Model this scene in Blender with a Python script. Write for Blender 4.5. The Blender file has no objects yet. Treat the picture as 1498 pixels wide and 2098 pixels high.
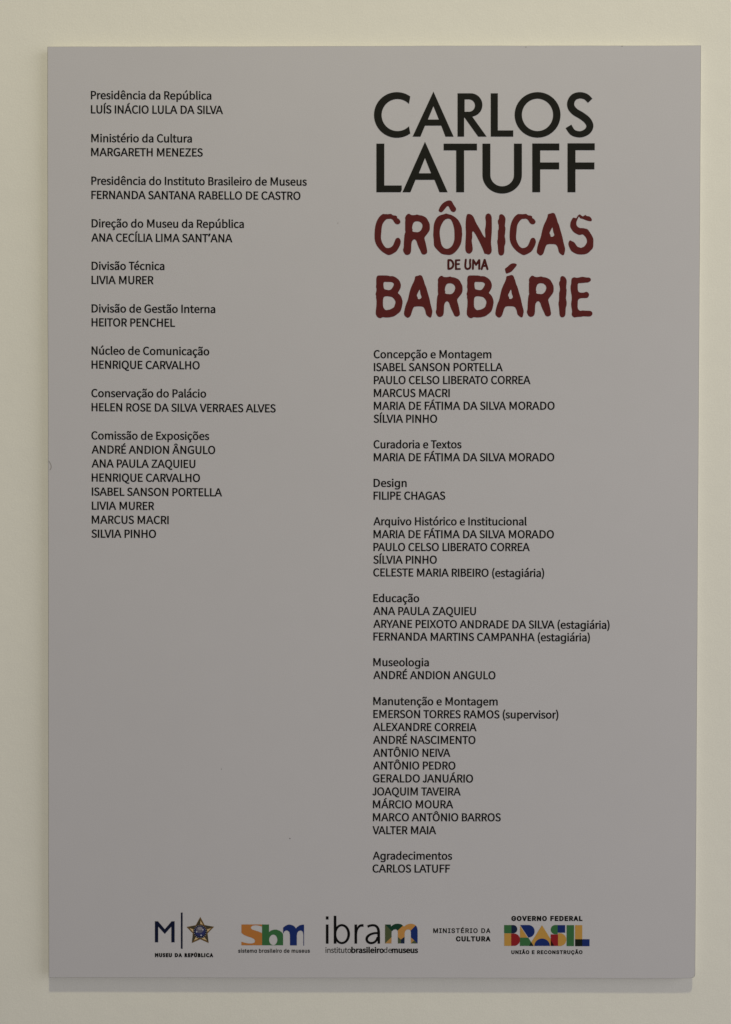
import bpy, math, random
from mathutils import Matrix, Vector
from mathutils.geometry import delaunay_2d_cdt

scene = bpy.context.scene
col = scene.collection
Z0 = 1.5          # height of the board's centre above the floor, metres
FACE = 0.0104     # the printed face stands this far off the wall

# ---------------------------------------------------------------- camera
CAM_POS = [-4.532, 12.448, 945.408]
CAM_ROT = [[0.9999931, -0.0015868, 0.0033722], [0.001552, 0.9999459, 0.0102825], [-0.0033883, -0.0102772, 0.9999414]]

cam = bpy.data.cameras.new('camera')
cam.sensor_fit = 'VERTICAL'
cam.sensor_height = 36.0
cam.lens = 36.0 * 1800.0 / 2098.0
cam.clip_start, cam.clip_end = 0.05, 50
cam_o = bpy.data.objects.new('camera', cam)
col.objects.link(cam_o)
swap = Matrix(((1, 0, 0), (0, 0, -1), (0, 1, 0)))        # board (u, v, out) -> world (x, -out, z)
m = (swap @ Matrix(CAM_ROT)).to_4x4()
m.translation = Vector((CAM_POS[0] / 1000, -CAM_POS[2] / 1000 - FACE, CAM_POS[1] / 1000 + Z0))
cam_o.matrix_world = m
scene.camera = cam_o

# ---------------------------------------------------------------- light and exposure
world = bpy.data.worlds.new('World')
scene.world = world
world.use_nodes = True
bg = world.node_tree.nodes['Background']
bg.inputs[0].default_value = (1.0, 1.0, 1.055, 1)
bg.inputs[1].default_value = 0.262
scene.view_settings.view_transform = 'Standard'
scene.view_settings.look = 'None'
scene.view_settings.exposure = 0
scene.view_settings.gamma = 1

def area(name, loc, target, size, power, colour, shape='DISK', size_y=None):
    l = bpy.data.lights.new(name, 'AREA')
    l.shape, l.size, l.energy, l.color = shape, size, power, colour
    if size_y: l.size_y = size_y
    o = bpy.data.objects.new(name, l)
    o.location = loc
    o.rotation_euler = (Vector(target) - Vector(loc)).to_track_quat('-Z', 'Y').to_euler()
    col.objects.link(o)
area('ceiling_spot', (0.26, -1.8, Z0 + 3.28), (0.1, 0, Z0 - 1.1), 0.18, 57.0, (1.0, 0.95, 0.60))
area('side_daylight', (3.0, -1.7, Z0 + 0.5), (0, 0, Z0), 2.6, 44.0, (0.98, 1.0, 1.04), 'RECTANGLE', 2.8)

# ---------------------------------------------------------------- materials
def mat(name, rgb, rough=0.6, spec=0.3):
    m = bpy.data.materials.new(name)
    m.use_nodes = True
    b = m.node_tree.nodes['Principled BSDF']
    b.inputs['Base Color'].default_value = (*rgb, 1)
    b.inputs['Roughness'].default_value = rough
    b.inputs['Specular IOR Level'].default_value = spec
    return m, b
def mottled(name, rgb, rough, spec, scales, bump):
    m, b = mat(name, rgb, rough, spec)
    nt = m.node_tree; N, K = nt.nodes, nt.links
    tc = N.new('ShaderNodeTexCoord')
    last = None
    for sc, amt in scales:
        n = N.new('ShaderNodeTexNoise'); n.inputs['Scale'].default_value = sc; n.inputs['Detail'].default_value = 4
        K.new(tc.outputs['Object'], n.inputs['Vector'])
        mr = N.new('ShaderNodeMapRange')
        mr.inputs['From Min'].default_value, mr.inputs['From Max'].default_value = 0.25, 0.75
        mr.inputs['To Min'].default_value, mr.inputs['To Max'].default_value = 1 - amt, 1 + amt
        K.new(n.outputs['Fac'], mr.inputs['Value'])
        v = N.new('ShaderNodeVectorMath'); v.operation = 'SCALE'
        if last is None: v.inputs[0].default_value = rgb
        else: K.new(last, v.inputs[0])
        K.new(mr.outputs['Result'], v.inputs['Scale'])
        last = v.outputs['Vector']
    K.new(last, b.inputs['Base Color'])
    prev = None
    for sc, dist in bump:
        n = N.new('ShaderNodeTexNoise'); n.inputs['Scale'].default_value = sc; n.inputs['Detail'].default_value = 3
        K.new(tc.outputs['Object'], n.inputs['Vector'])
        bp = N.new('ShaderNodeBump'); bp.inputs['Distance'].default_value = dist; bp.inputs['Strength'].default_value = 1
        K.new(n.outputs['Fac'], bp.inputs['Height'])
        if prev is not None: K.new(prev, bp.inputs['Normal'])
        prev = bp.outputs['Normal']
    K.new(prev, b.inputs['Normal'])
    return m
M_WALL = mottled('wall_paint', (0.785, 0.744, 0.662), 0.75, 0.25, [(3, .012), (60, .008), (700, .055)], [(5, .0018), (32, .00045), (140, .00012), (420, .0001)])
M_FACE = mottled('printed_vinyl', (0.535, 0.506, 0.519), 0.55, 0.3, [(5, .012), (40, .006), (900, .055)], [(2.5, .0014), (14, .00015), (500, .00004)])
M_EDGE_SHADE = mat('edge_line', (0.17, 0.155, 0.135), 0.8, 0.1)[0]  # dark rim colour standing in for the contact shade along the board's edges
M_CORE = mat('foam_core', (0.80, 0.80, 0.78), 0.8)[0]
INK = {k: mat('ink_' + k, v, 0.6, 0.06)[0] for k, v in dict(
    ink=(.004, .0035, .0035), title=(.014, .0135, .0105), red=(.104, .0175, .0165), redsmall=(.065, .010, .010),
    navyblack=(.006, .009, .030), bronze=(.15, .085, .028), bronzedark=(.055, .047, .030), goldlight=(.58, .42, .23),
    silver=(.45, .45, .50), globeblue=(.032, .036, .125), globegrey=(.12, .11, .15), globelight=(.24, .22, .25),
    rust=(.46, .17, .04), green=(.042, .14, .05), navy=(.011, .026, .14), navydark=(.010, .020, .050),
    olive=(.075, .092, .042), tan=(.44, .235, .08), forest=(.010, .045, .025), ochre=(.50, .24, .066),
    gold=(.50, .27, .06), crimson=(.26, .016, .02), blackgreen=(.010, .014, .010), blackred=(.030, .006, .006),
    scratch=(.26, .235, .21), speck=(.10, .09, .08), speckpale=(.28, .26, .24)).items()}

# ---------------------------------------------------------------- the print, in board millimetres (u right, v up)
GLYPH_TEXT = {
" ":[315,1.028,[]],
"(":[421,0.914,[[298,-267,367,-233,310,-113,266,15,234,148,216,285,209,424,216,562,234,699,266,832,310,959,367,1080,298,1116,235,991,184,861,146,724,122,579,115,424,122,269,146,123,184,-14,235,-143]]],
")":[421,0.914,[[123,-267,186,-143,238,-14,275,123,299,269,307,424,299,579,275,724,238,861,186,991,123,1116,52,1080,111,959,155,832,187,699,207,562,213,424,207,285,187,148,155,15,111,-113,52,-233]]],
"A":[908,1.095,[[5,0,145,0,251,306,652,306,756,0,903,0,530,1000,377,1000],[286,405,340,559,395,727,448,898,455,898,565,559,617,405]]],
"B":[804,0.897,[[124,0,409,0,521,12,616,47,687,105,733,187,749,293,740,368,716,430,677,477,626,511,567,532,567,539,613,563,650,600,676,645,692,698,698,756,683,849,642,918,576,965,491,991,390,1000,124,1000],[236,576,236,900,374,900,451,895,510,878,553,847,578,801,586,739,579,683,555,638,512,604,451,583,370,576],[236,101,236,477,393,477,479,471,547,450,597,414,627,364,638,297,627,225,596,170,546,131,477,108,393,101]]],
"C":[861,0.989,[[508,-18,599,-8,680,20,750,65,812,126,744,206,694,158,641,123,581,100,514,93,409,111,324,165,260,250,221,364,207,503,221,641,262,753,328,837,414,889,518,907,579,900,631,881,679,851,721,813,788,895,739,941,677,980,602,1008,517,1018,375,995,254,928,160,821,100,677,78,499,99,321,158,177,250,71,369,5]]],
"D":[988,1.052,[[145,0,414,0,586,22,723,86,822,189,883,330,903,503,883,678,822,816,722,917,583,979,407,1000,145,1000],[277,104,277,898,397,898,530,881,633,832,708,752,752,642,767,503,752,365,708,254,633,172,530,121,397,104]]],
"E":[730,0.908,[[125,0,662,0,662,108,239,108,239,472,584,472,584,580,239,580,239,894,648,894,648,1000,125,1000]]],
"F":[723,0.96,[[132,0,252,0,252,449,619,449,619,555,252,555,252,894,685,894,685,1000,132,1000]]],
"G":[958,1.02,[[541,-18,638,-9,725,15,798,52,855,98,855,518,520,518,520,413,737,413,737,151,688,120,624,100,554,93,434,111,340,165,270,250,227,364,213,503,228,641,273,753,344,837,437,889,553,907,622,900,681,880,730,850,772,813,841,895,791,939,726,979,645,1007,549,1018,396,995,267,928,167,821,103,677,81,499,103,321,165,177,263,71,391,5]]],
"H":[967,0.974,[[134,0,256,0,256,472,711,472,711,0,835,0,835,1000,711,1000,711,581,256,581,256,1000,134,1000]]],
"I":[355,0.886,[[122,0,233,0,233,1000,122,1000]]],
"J":[549,0.752,[[243,-18,321,-2,380,42,420,109,443,194,450,293,450,1000,355,1000,355,306,350,225,335,165,311,124,277,100,234,93,196,99,161,119,131,154,104,206,36,141,65,84,101,40,141,8,190,-11]]],
"L":[700,0.945,[[130,0,662,0,662,108,249,108,249,1000,130,1000]]],
"M":[1193,1.077,[[149,0,270,0,270,554,265,701,253,849,258,849,346,621,549,101,641,101,843,621,930,849,936,849,924,701,918,554,918,0,1044,0,1044,1000,882,1000,676,465,601,256,595,256,517,465,311,1000,149,1000]]],
"N":[976,0.99,[[137,0,253,0,253,525,249,683,239,838,245,838,351,632,712,0,841,0,841,1000,722,1000,722,480,727,320,739,164,732,164,626,370,263,1000,137,1000]]],
"O":[1022,1.01,[[511,-18,654,6,773,73,864,181,922,326,942,503,922,680,864,823,773,929,654,995,511,1018,369,995,250,929,159,823,100,680,80,503,100,326,159,181,250,73,369,6],[511,93,410,112,327,165,265,251,224,365,211,503,224,641,265,753,327,837,410,889,511,907,612,889,696,837,759,753,798,641,812,503,798,365,759,251,696,165,612,112]]],
"P":[789,0.914,[[126,0,240,0,240,398,391,398,503,410,597,446,667,507,713,593,728,707,712,821,667,904,595,960,501,990,386,1000,126,1000],[240,501,240,898,372,898,459,892,526,872,575,837,604,783,613,707,604,630,576,572,529,532,463,508,376,501]]],
"Q":[1022,1.01,[[511,87,410,106,327,160,265,247,224,362,211,503,224,641,265,753,327,837,410,889,511,907,612,889,696,837,759,753,798,641,812,503,798,362,759,247,696,160,612,106],[820,-251,904,-245,965,-228,939,-131,894,-142,833,-146,756,-138,686,-112,628,-71,586,-12,705,28,804,102,879,208,926,343,942,503,922,680,864,823,773,929,654,995,511,1018,369,995,250,929,159,823,100,680,80,503,97,340,146,203,224,97,326,23,450,-14,492,-91,551,-156,625,-207,715,-239]]],
"R":[798,0.922,[[242,525,242,898,397,898,477,892,538,873,584,839,612,789,621,720,612,650,584,595,538,556,477,533,397,525],[632,0,763,0,529,438,599,465,656,506,700,563,727,634,736,720,722,829,677,908,609,961,521,991,415,1000,127,1000,127,0,242,0,242,424,408,424]]],
"S":[731,0.9,[[373,-18,477,-3,561,37,625,98,665,176,678,266,669,346,643,410,604,460,552,501,493,533,366,595,323,615,283,640,248,671,225,711,216,763,224,812,246,852,281,882,327,901,384,907,444,901,498,882,545,853,589,814,648,895,596,945,533,983,462,1009,384,1018,292,1005,214,969,154,913,114,840,101,753,112,674,141,611,184,562,232,524,283,497,412,434,462,409,503,383,535,351,556,309,563,255,555,201,531,156,492,122,440,100,374,93,305,102,239,127,179,166,127,217,58,130,122,69,197,22,281,-7]]],
"T":[737,0.903,[[311,0,426,0,426,894,699,894,699,1000,38,1000,38,894,311,894]]],
"U":[960,0.976,[[480,-18,593,-4,690,41,765,122,813,244,830,412,830,1000,712,1000,712,409,700,284,667,194,618,135,554,103,480,93,408,103,345,135,297,194,264,284,253,409,253,1000,131,1000,131,412,147,244,196,122,271,41,368,-4]]],
"V":[828,1.056,[[339,0,493,0,828,1000,693,1000,523,458,473,293,420,128,415,128,313,458,142,1000,1,1000]]],
"X":[847,1.083,[[25,0,170,0,325,270,413,432,418,432,511,270,673,0,823,0,506,510,801,1000,658,1000,512,745,436,598,430,598,345,745,196,1000,46,1000,341,517]]],
"Y":[803,1.109,[[331,0,470,0,470,387,805,1000,660,1000,518,718,406,498,399,498,290,718,146,1000,-1,1000,331,387]]],
"Z":[820,0.997,[[68,0,757,0,757,108,223,108,750,925,750,1000,116,1000,116,894,594,894,68,76]]],
"a":[715,0.931,[[276,-17,338,-9,398,13,453,46,505,87,508,87,519,0,614,0,614,443,605,542,578,624,532,686,465,725,374,739,294,730,221,708,157,677,104,644,149,561,209,598,278,626,356,638,414,628,454,601,480,560,494,510,498,456,342,430,223,392,140,339,90,272,74,187,85,116,113,59,156,17,210,-9],[309,81,270,85,237,97,210,120,193,152,187,195,196,247,229,291,288,327,376,355,498,375,498,175,449,134,403,105,357,87]]],
"b":[844,1.001,[[453,-17,551,-1,639,49,710,128,757,236,775,371,762,495,726,597,666,674,584,722,480,739,418,731,358,710,299,677,246,638,251,767,251,1056,126,1056,126,0,225,0,236,74,241,74,309,25,382,-6],[432,85,378,91,315,115,251,159,251,538,319,592,386,625,448,637,523,624,579,589,617,533,638,460,645,370,635,272,605,192,560,134,501,97]]],
"c":[665,0.955,[[398,-17,461,-11,521,7,577,35,628,73,576,156,527,119,472,93,409,84,336,96,276,133,230,191,201,267,190,360,201,452,231,529,279,587,340,624,413,637,465,629,512,607,554,574,614,654,574,686,527,713,472,732,408,739,303,722,209,675,135,597,86,491,68,360,84,228,130,123,202,47,292,-1]]],
"d":[837,0.989,[[374,-17,437,-9,497,13,550,46,596,85,600,85,611,0,712,0,712,1056,589,1056,589,779,595,655,548,690,500,716,448,733,389,739,292,721,205,673,135,594,88,488,71,360,85,228,125,123,188,47,272,-1],[401,85,330,97,274,132,232,189,207,265,199,361,209,453,239,529,285,587,343,624,410,637,470,629,528,605,589,561,589,183,543,140,498,109,450,90]]],
"e":[743,0.983,[[419,-17,510,-8,589,18,657,55,615,137,558,106,498,87,432,80,355,91,290,124,239,176,205,246,191,331,681,331,686,400,674,514,638,608,579,678,498,723,395,739,298,721,209,673,137,594,88,489,70,360,88,229,137,124,211,47,308,-1],[189,418,206,496,240,559,284,605,338,632,398,642,461,633,511,605,549,560,571,497,579,418]]],
"g":[829,0.963,[[371,731,417,729,460,719,500,705,537,684,568,656,597,622,604,622,620,718,715,718,715,-12,711,-76,699,-133,680,-183,652,-225,617,-259,573,-287,521,-306,460,-317,391,-321,316,-318,248,-310,186,-295,131,-276,131,-167,187,-191,251,-208,322,-220,398,-224,456,-218,505,-200,544,-169,574,-129,591,-79,597,-21,597,7,599,53,602,95,596,95,569,61,538,34,503,13,463,-2,420,-11,373,-13,306,-8,248,11,197,42,153,84,118,138,94,202,79,274,74,358,79,439,94,511,118,575,153,630,197,674,247,706,305,725],[387,632,349,628,314,618,284,599,258,576,236,544,220,506,202,438,197,357,202,274,219,207,247,153,284,115,332,91,390,83,441,87,485,98,520,115,549,141,571,176,587,218,596,270,599,330,599,358,593,446,577,515,559,552,536,581,508,604,473,620,433,629]]],
"i":[347,0.926,[[117,0,232,0,232,720,117,720],[174,869,206,874,230,890,245,917,251,950,245,982,230,1006,206,1022,174,1027,144,1022,119,1006,104,982,98,950,104,917,119,890,144,874]]],
"l":[350,0.905,[[232,-17,271,-14,298,-7,281,87,258,84,242,88,232,105,227,135,227,1056,114,1056,114,143,118,87,131,43,154,10,187,-11]]],
"m":[1237,0.98,[[123,0,246,0,246,523,294,571,341,606,385,626,428,633,477,626,515,604,542,567,557,512,562,440,562,0,684,0,684,523,749,584,810,620,867,633,917,626,955,604,982,567,997,512,1002,440,1002,0,1124,0,1124,456,1116,556,1089,635,1046,692,985,727,905,739,841,728,780,700,721,656,664,601,643,647,613,686,574,714,525,733,463,739,401,729,342,703,288,664,238,615,235,615,223,720,123,720]]],
"n":[823,0.99,[[125,0,248,0,248,523,300,571,347,605,396,626,448,633,500,626,539,604,566,567,582,512,587,440,587,0,711,0,711,456,702,556,676,635,631,692,568,727,486,739,416,729,351,703,294,664,241,615,238,615,226,720,125,720]]],
"o":[815,0.985,[[407,-17,511,-1,603,47,678,123,727,228,745,360,727,491,678,597,603,675,511,722,407,739,303,722,211,675,137,597,88,491,70,360,88,228,137,123,211,47,303,-1],[407,84,337,96,279,133,234,191,206,267,196,360,206,452,234,529,279,587,337,624,407,637,478,624,537,587,581,529,610,452,620,360,610,267,581,191,537,133,478,96]]],
"p":[844,0.998,[[126,-303,250,-303,250,-59,246,66,314,20,383,-8,451,-17,549,-1,637,49,708,128,754,236,772,371,759,495,723,597,664,674,582,722,478,739,414,730,353,708,295,676,242,637,239,637,228,720,126,720],[430,85,376,91,315,115,250,159,250,538,319,592,384,625,446,637,521,624,577,589,615,533,636,460,643,370,633,272,603,192,558,134,499,97]]],
"q":[835,0.987,[[587,-303,711,-303,711,720,613,720,600,652,598,652,550,689,502,716,448,733,388,739,291,721,204,673,134,594,88,488,71,360,85,228,124,123,188,47,272,-1,373,-17,435,-10,493,12,546,44,594,84,587,-48],[400,85,330,97,274,132,232,189,206,265,198,361,208,453,239,529,284,587,343,624,410,637,469,629,527,605,587,561,587,183,542,140,497,109,449,90]]],
"r":[485,0.917,[[116,0,230,0,230,463,268,540,311,592,357,621,401,630,436,627,467,618,488,723,455,735,415,739,360,728,309,698,262,651,223,589,220,589,209,720,116,720]]],
"s":[588,0.921,[[294,-17,381,-6,450,24,501,71,531,129,541,196,530,267,497,321,450,361,394,390,334,415,279,438,232,464,200,496,187,539,195,580,218,613,258,636,314,644,370,636,421,613,469,581,524,656,481,688,431,714,374,732,313,739,231,728,166,700,118,655,88,600,78,535,89,469,121,419,165,380,219,350,276,327,332,303,382,274,418,237,432,190,427,154,411,123,384,98,346,83,297,77,240,84,189,101,141,128,96,163,41,83,93,43,155,11,223,-10]]],
"t":[491,0.955,[[341,-17,409,-9,473,10,450,101,410,87,369,81,326,87,295,104,274,132,263,171,259,219,259,622,452,622,452,720,259,720,259,923,161,923,147,720,35,713,35,622,140,622,140,223,147,142,168,76,206,25,263,-6]]],
"u":[818,0.987,[[338,-17,408,-8,470,18,526,59,580,113,584,113,592,0,695,0,695,720,573,720,573,210,522,155,476,117,428,94,374,87,323,94,284,117,258,154,242,207,237,278,237,720,114,720,114,263,121,164,148,86,192,28,255,-6]]],
"v":[714,1.004,[[286,0,433,0,696,720,572,720,432,310,363,98,356,98,287,310,148,720,18,720]]],
"x":[687,1.012,[[20,0,153,0,254,168,330,297,337,297,418,168,529,0,667,0,420,364,647,720,516,720,424,562,357,441,351,441,277,562,177,720,40,720,268,375]]],
"Á":[908,1.095,[[424,1063,677,1237,599,1323,364,1126],[5,0,145,0,251,306,652,306,756,0,903,0,530,1000,377,1000],[286,405,340,559,395,727,448,898,455,898,565,559,617,405]]],
"Â":[908,1.095,[[266,1065,450,1207,456,1207,640,1065,699,1106,525,1278,381,1278,206,1106],[5,0,145,0,251,306,652,306,756,0,903,0,530,1000,377,1000],[286,405,340,559,395,727,448,898,455,898,565,559,617,405]]],
"É":[730,0.908,[[125,0,662,0,662,108,239,108,239,472,584,472,584,580,239,580,239,894,648,894,648,1000,125,1000],[378,1063,587,1237,523,1323,327,1126]]],
"Í":[355,0.886,[[122,0,233,0,233,1000,122,1000],[155,1063,359,1237,298,1323,106,1126]]],
"Ô":[1022,1.01,[[511,-18,654,6,773,73,864,181,922,326,942,503,922,680,864,823,773,929,654,995,511,1018,369,995,250,929,159,823,100,680,80,503,100,326,159,181,250,73,369,6],[511,93,410,112,327,165,265,251,224,365,211,503,224,641,265,753,327,837,410,889,511,907,612,889,696,837,759,753,798,641,812,503,798,365,759,251,696,165,612,112],[339,1065,508,1207,515,1207,684,1065,738,1106,578,1278,445,1278,284,1106]]],
"á":[715,0.931,[[276,-17,338,-9,398,13,453,46,505,87,508,87,519,0,614,0,614,443,605,542,578,624,532,686,465,725,374,739,294,730,221,708,157,677,104,644,149,561,209,598,278,626,356,638,414,628,454,601,480,560,494,510,498,456,342,430,223,392,140,339,90,272,74,187,85,116,113,59,156,17,210,-9],[309,81,270,85,237,97,210,120,193,152,187,195,196,247,229,291,288,327,376,355,498,375,498,175,449,134,403,105,357,87],[358,849,580,1077,501,1157,300,910]]],
"ã":[715,0.931,[[276,-17,338,-9,398,13,453,46,505,87,508,87,519,0,614,0,614,443,605,542,578,624,532,686,465,725,374,739,294,730,221,708,157,677,104,644,149,561,209,598,278,626,356,638,414,628,454,601,480,560,494,510,498,456,342,430,223,392,140,339,90,272,74,187,85,116,113,59,156,17,210,-9],[309,81,270,85,237,97,210,120,193,152,187,195,196,247,229,291,288,327,376,355,498,375,498,175,449,134,403,105,357,87],[482,855,534,865,574,893,602,936,618,991,625,1056,548,1059,541,1013,528,977,508,953,481,944,436,963,392,1006,342,1048,277,1067,224,1058,185,1030,158,988,142,932,135,867,212,862,218,911,230,948,250,972,278,980,324,960,368,918,418,875]]],
"ç":[665,0.955,[[262,-335,346,-327,413,-309,460,-282,490,-246,500,-199,493,-159,473,-130,439,-110,394,-94,429,-16,500,0,568,30,628,73,576,156,527,119,472,93,409,84,336,96,276,133,230,191,201,267,190,360,201,452,231,529,279,587,340,624,413,637,465,629,512,607,554,574,614,654,574,686,527,713,472,732,408,739,303,722,209,675,135,597,86,491,68,360,81,239,120,140,180,64,259,12,351,-15,297,-130,350,-142,384,-156,403,-177,409,-201,401,-230,375,-252,327,-266,250,-274]]],
"é":[743,0.983,[[419,-17,510,-8,589,18,657,55,615,137,558,106,498,87,432,80,355,91,290,124,239,176,205,246,191,331,681,331,686,400,674,514,638,608,579,678,498,723,395,739,298,721,209,673,137,594,88,489,70,360,88,229,137,124,211,47,308,-1],[189,418,206,496,240,559,284,605,338,632,398,642,461,633,511,605,549,560,571,497,579,418],[375,849,608,1077,523,1157,312,910]]],
"ê":[743,0.983,[[419,-17,510,-8,589,18,657,55,615,137,558,106,498,87,432,80,355,91,290,124,239,176,205,246,191,331,681,331,686,400,674,514,638,608,579,678,498,723,395,739,298,721,209,673,137,594,88,489,70,360,88,229,137,124,211,47,308,-1],[189,418,206,496,240,559,284,605,338,632,398,642,461,633,511,605,549,560,571,497,579,418],[163,889,216,842,391,1009,398,1009,574,842,627,889,456,1096,334,1096]]],
"ó":[815,0.985,[[407,-17,511,-1,603,47,678,123,727,228,745,360,727,491,678,597,603,675,511,722,407,739,303,722,211,675,137,597,88,491,70,360,88,228,137,123,211,47,303,-1],[407,84,337,96,279,133,234,191,206,267,196,360,206,452,234,529,279,587,337,624,407,637,478,624,537,587,581,529,610,452,620,360,610,267,581,191,537,133,478,96],[384,849,621,1077,535,1157,321,910]]],
"õ":[815,0.985,[[407,-17,511,-1,603,47,678,123,727,228,745,360,727,491,678,597,603,675,511,722,407,739,303,722,211,675,137,597,88,491,70,360,88,228,137,123,211,47,303,-1],[407,84,337,96,279,133,234,191,206,267,196,360,206,452,234,529,279,587,337,624,407,637,478,624,537,587,581,529,610,452,620,360,610,267,581,191,537,133,478,96],[516,855,571,865,613,893,641,936,660,991,668,1056,584,1059,578,1013,564,977,545,953,516,944,467,963,421,1006,367,1048,299,1067,244,1058,203,1030,173,988,156,932,148,867,229,862,236,911,249,948,271,972,299,980,348,960,394,918,447,875]]],
"ú":[818,0.987,[[338,-17,408,-8,470,18,526,59,580,113,584,113,592,0,695,0,695,720,573,720,573,210,522,155,476,117,428,94,374,87,323,94,284,117,258,154,242,207,237,278,237,720,114,720,114,263,121,164,148,86,192,28,255,-6],[387,849,622,1077,536,1157,323,910]]],
"’":[322,0.236,[[62,745,120,730,222,1020,205,1060,118,1050]]]}
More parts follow.
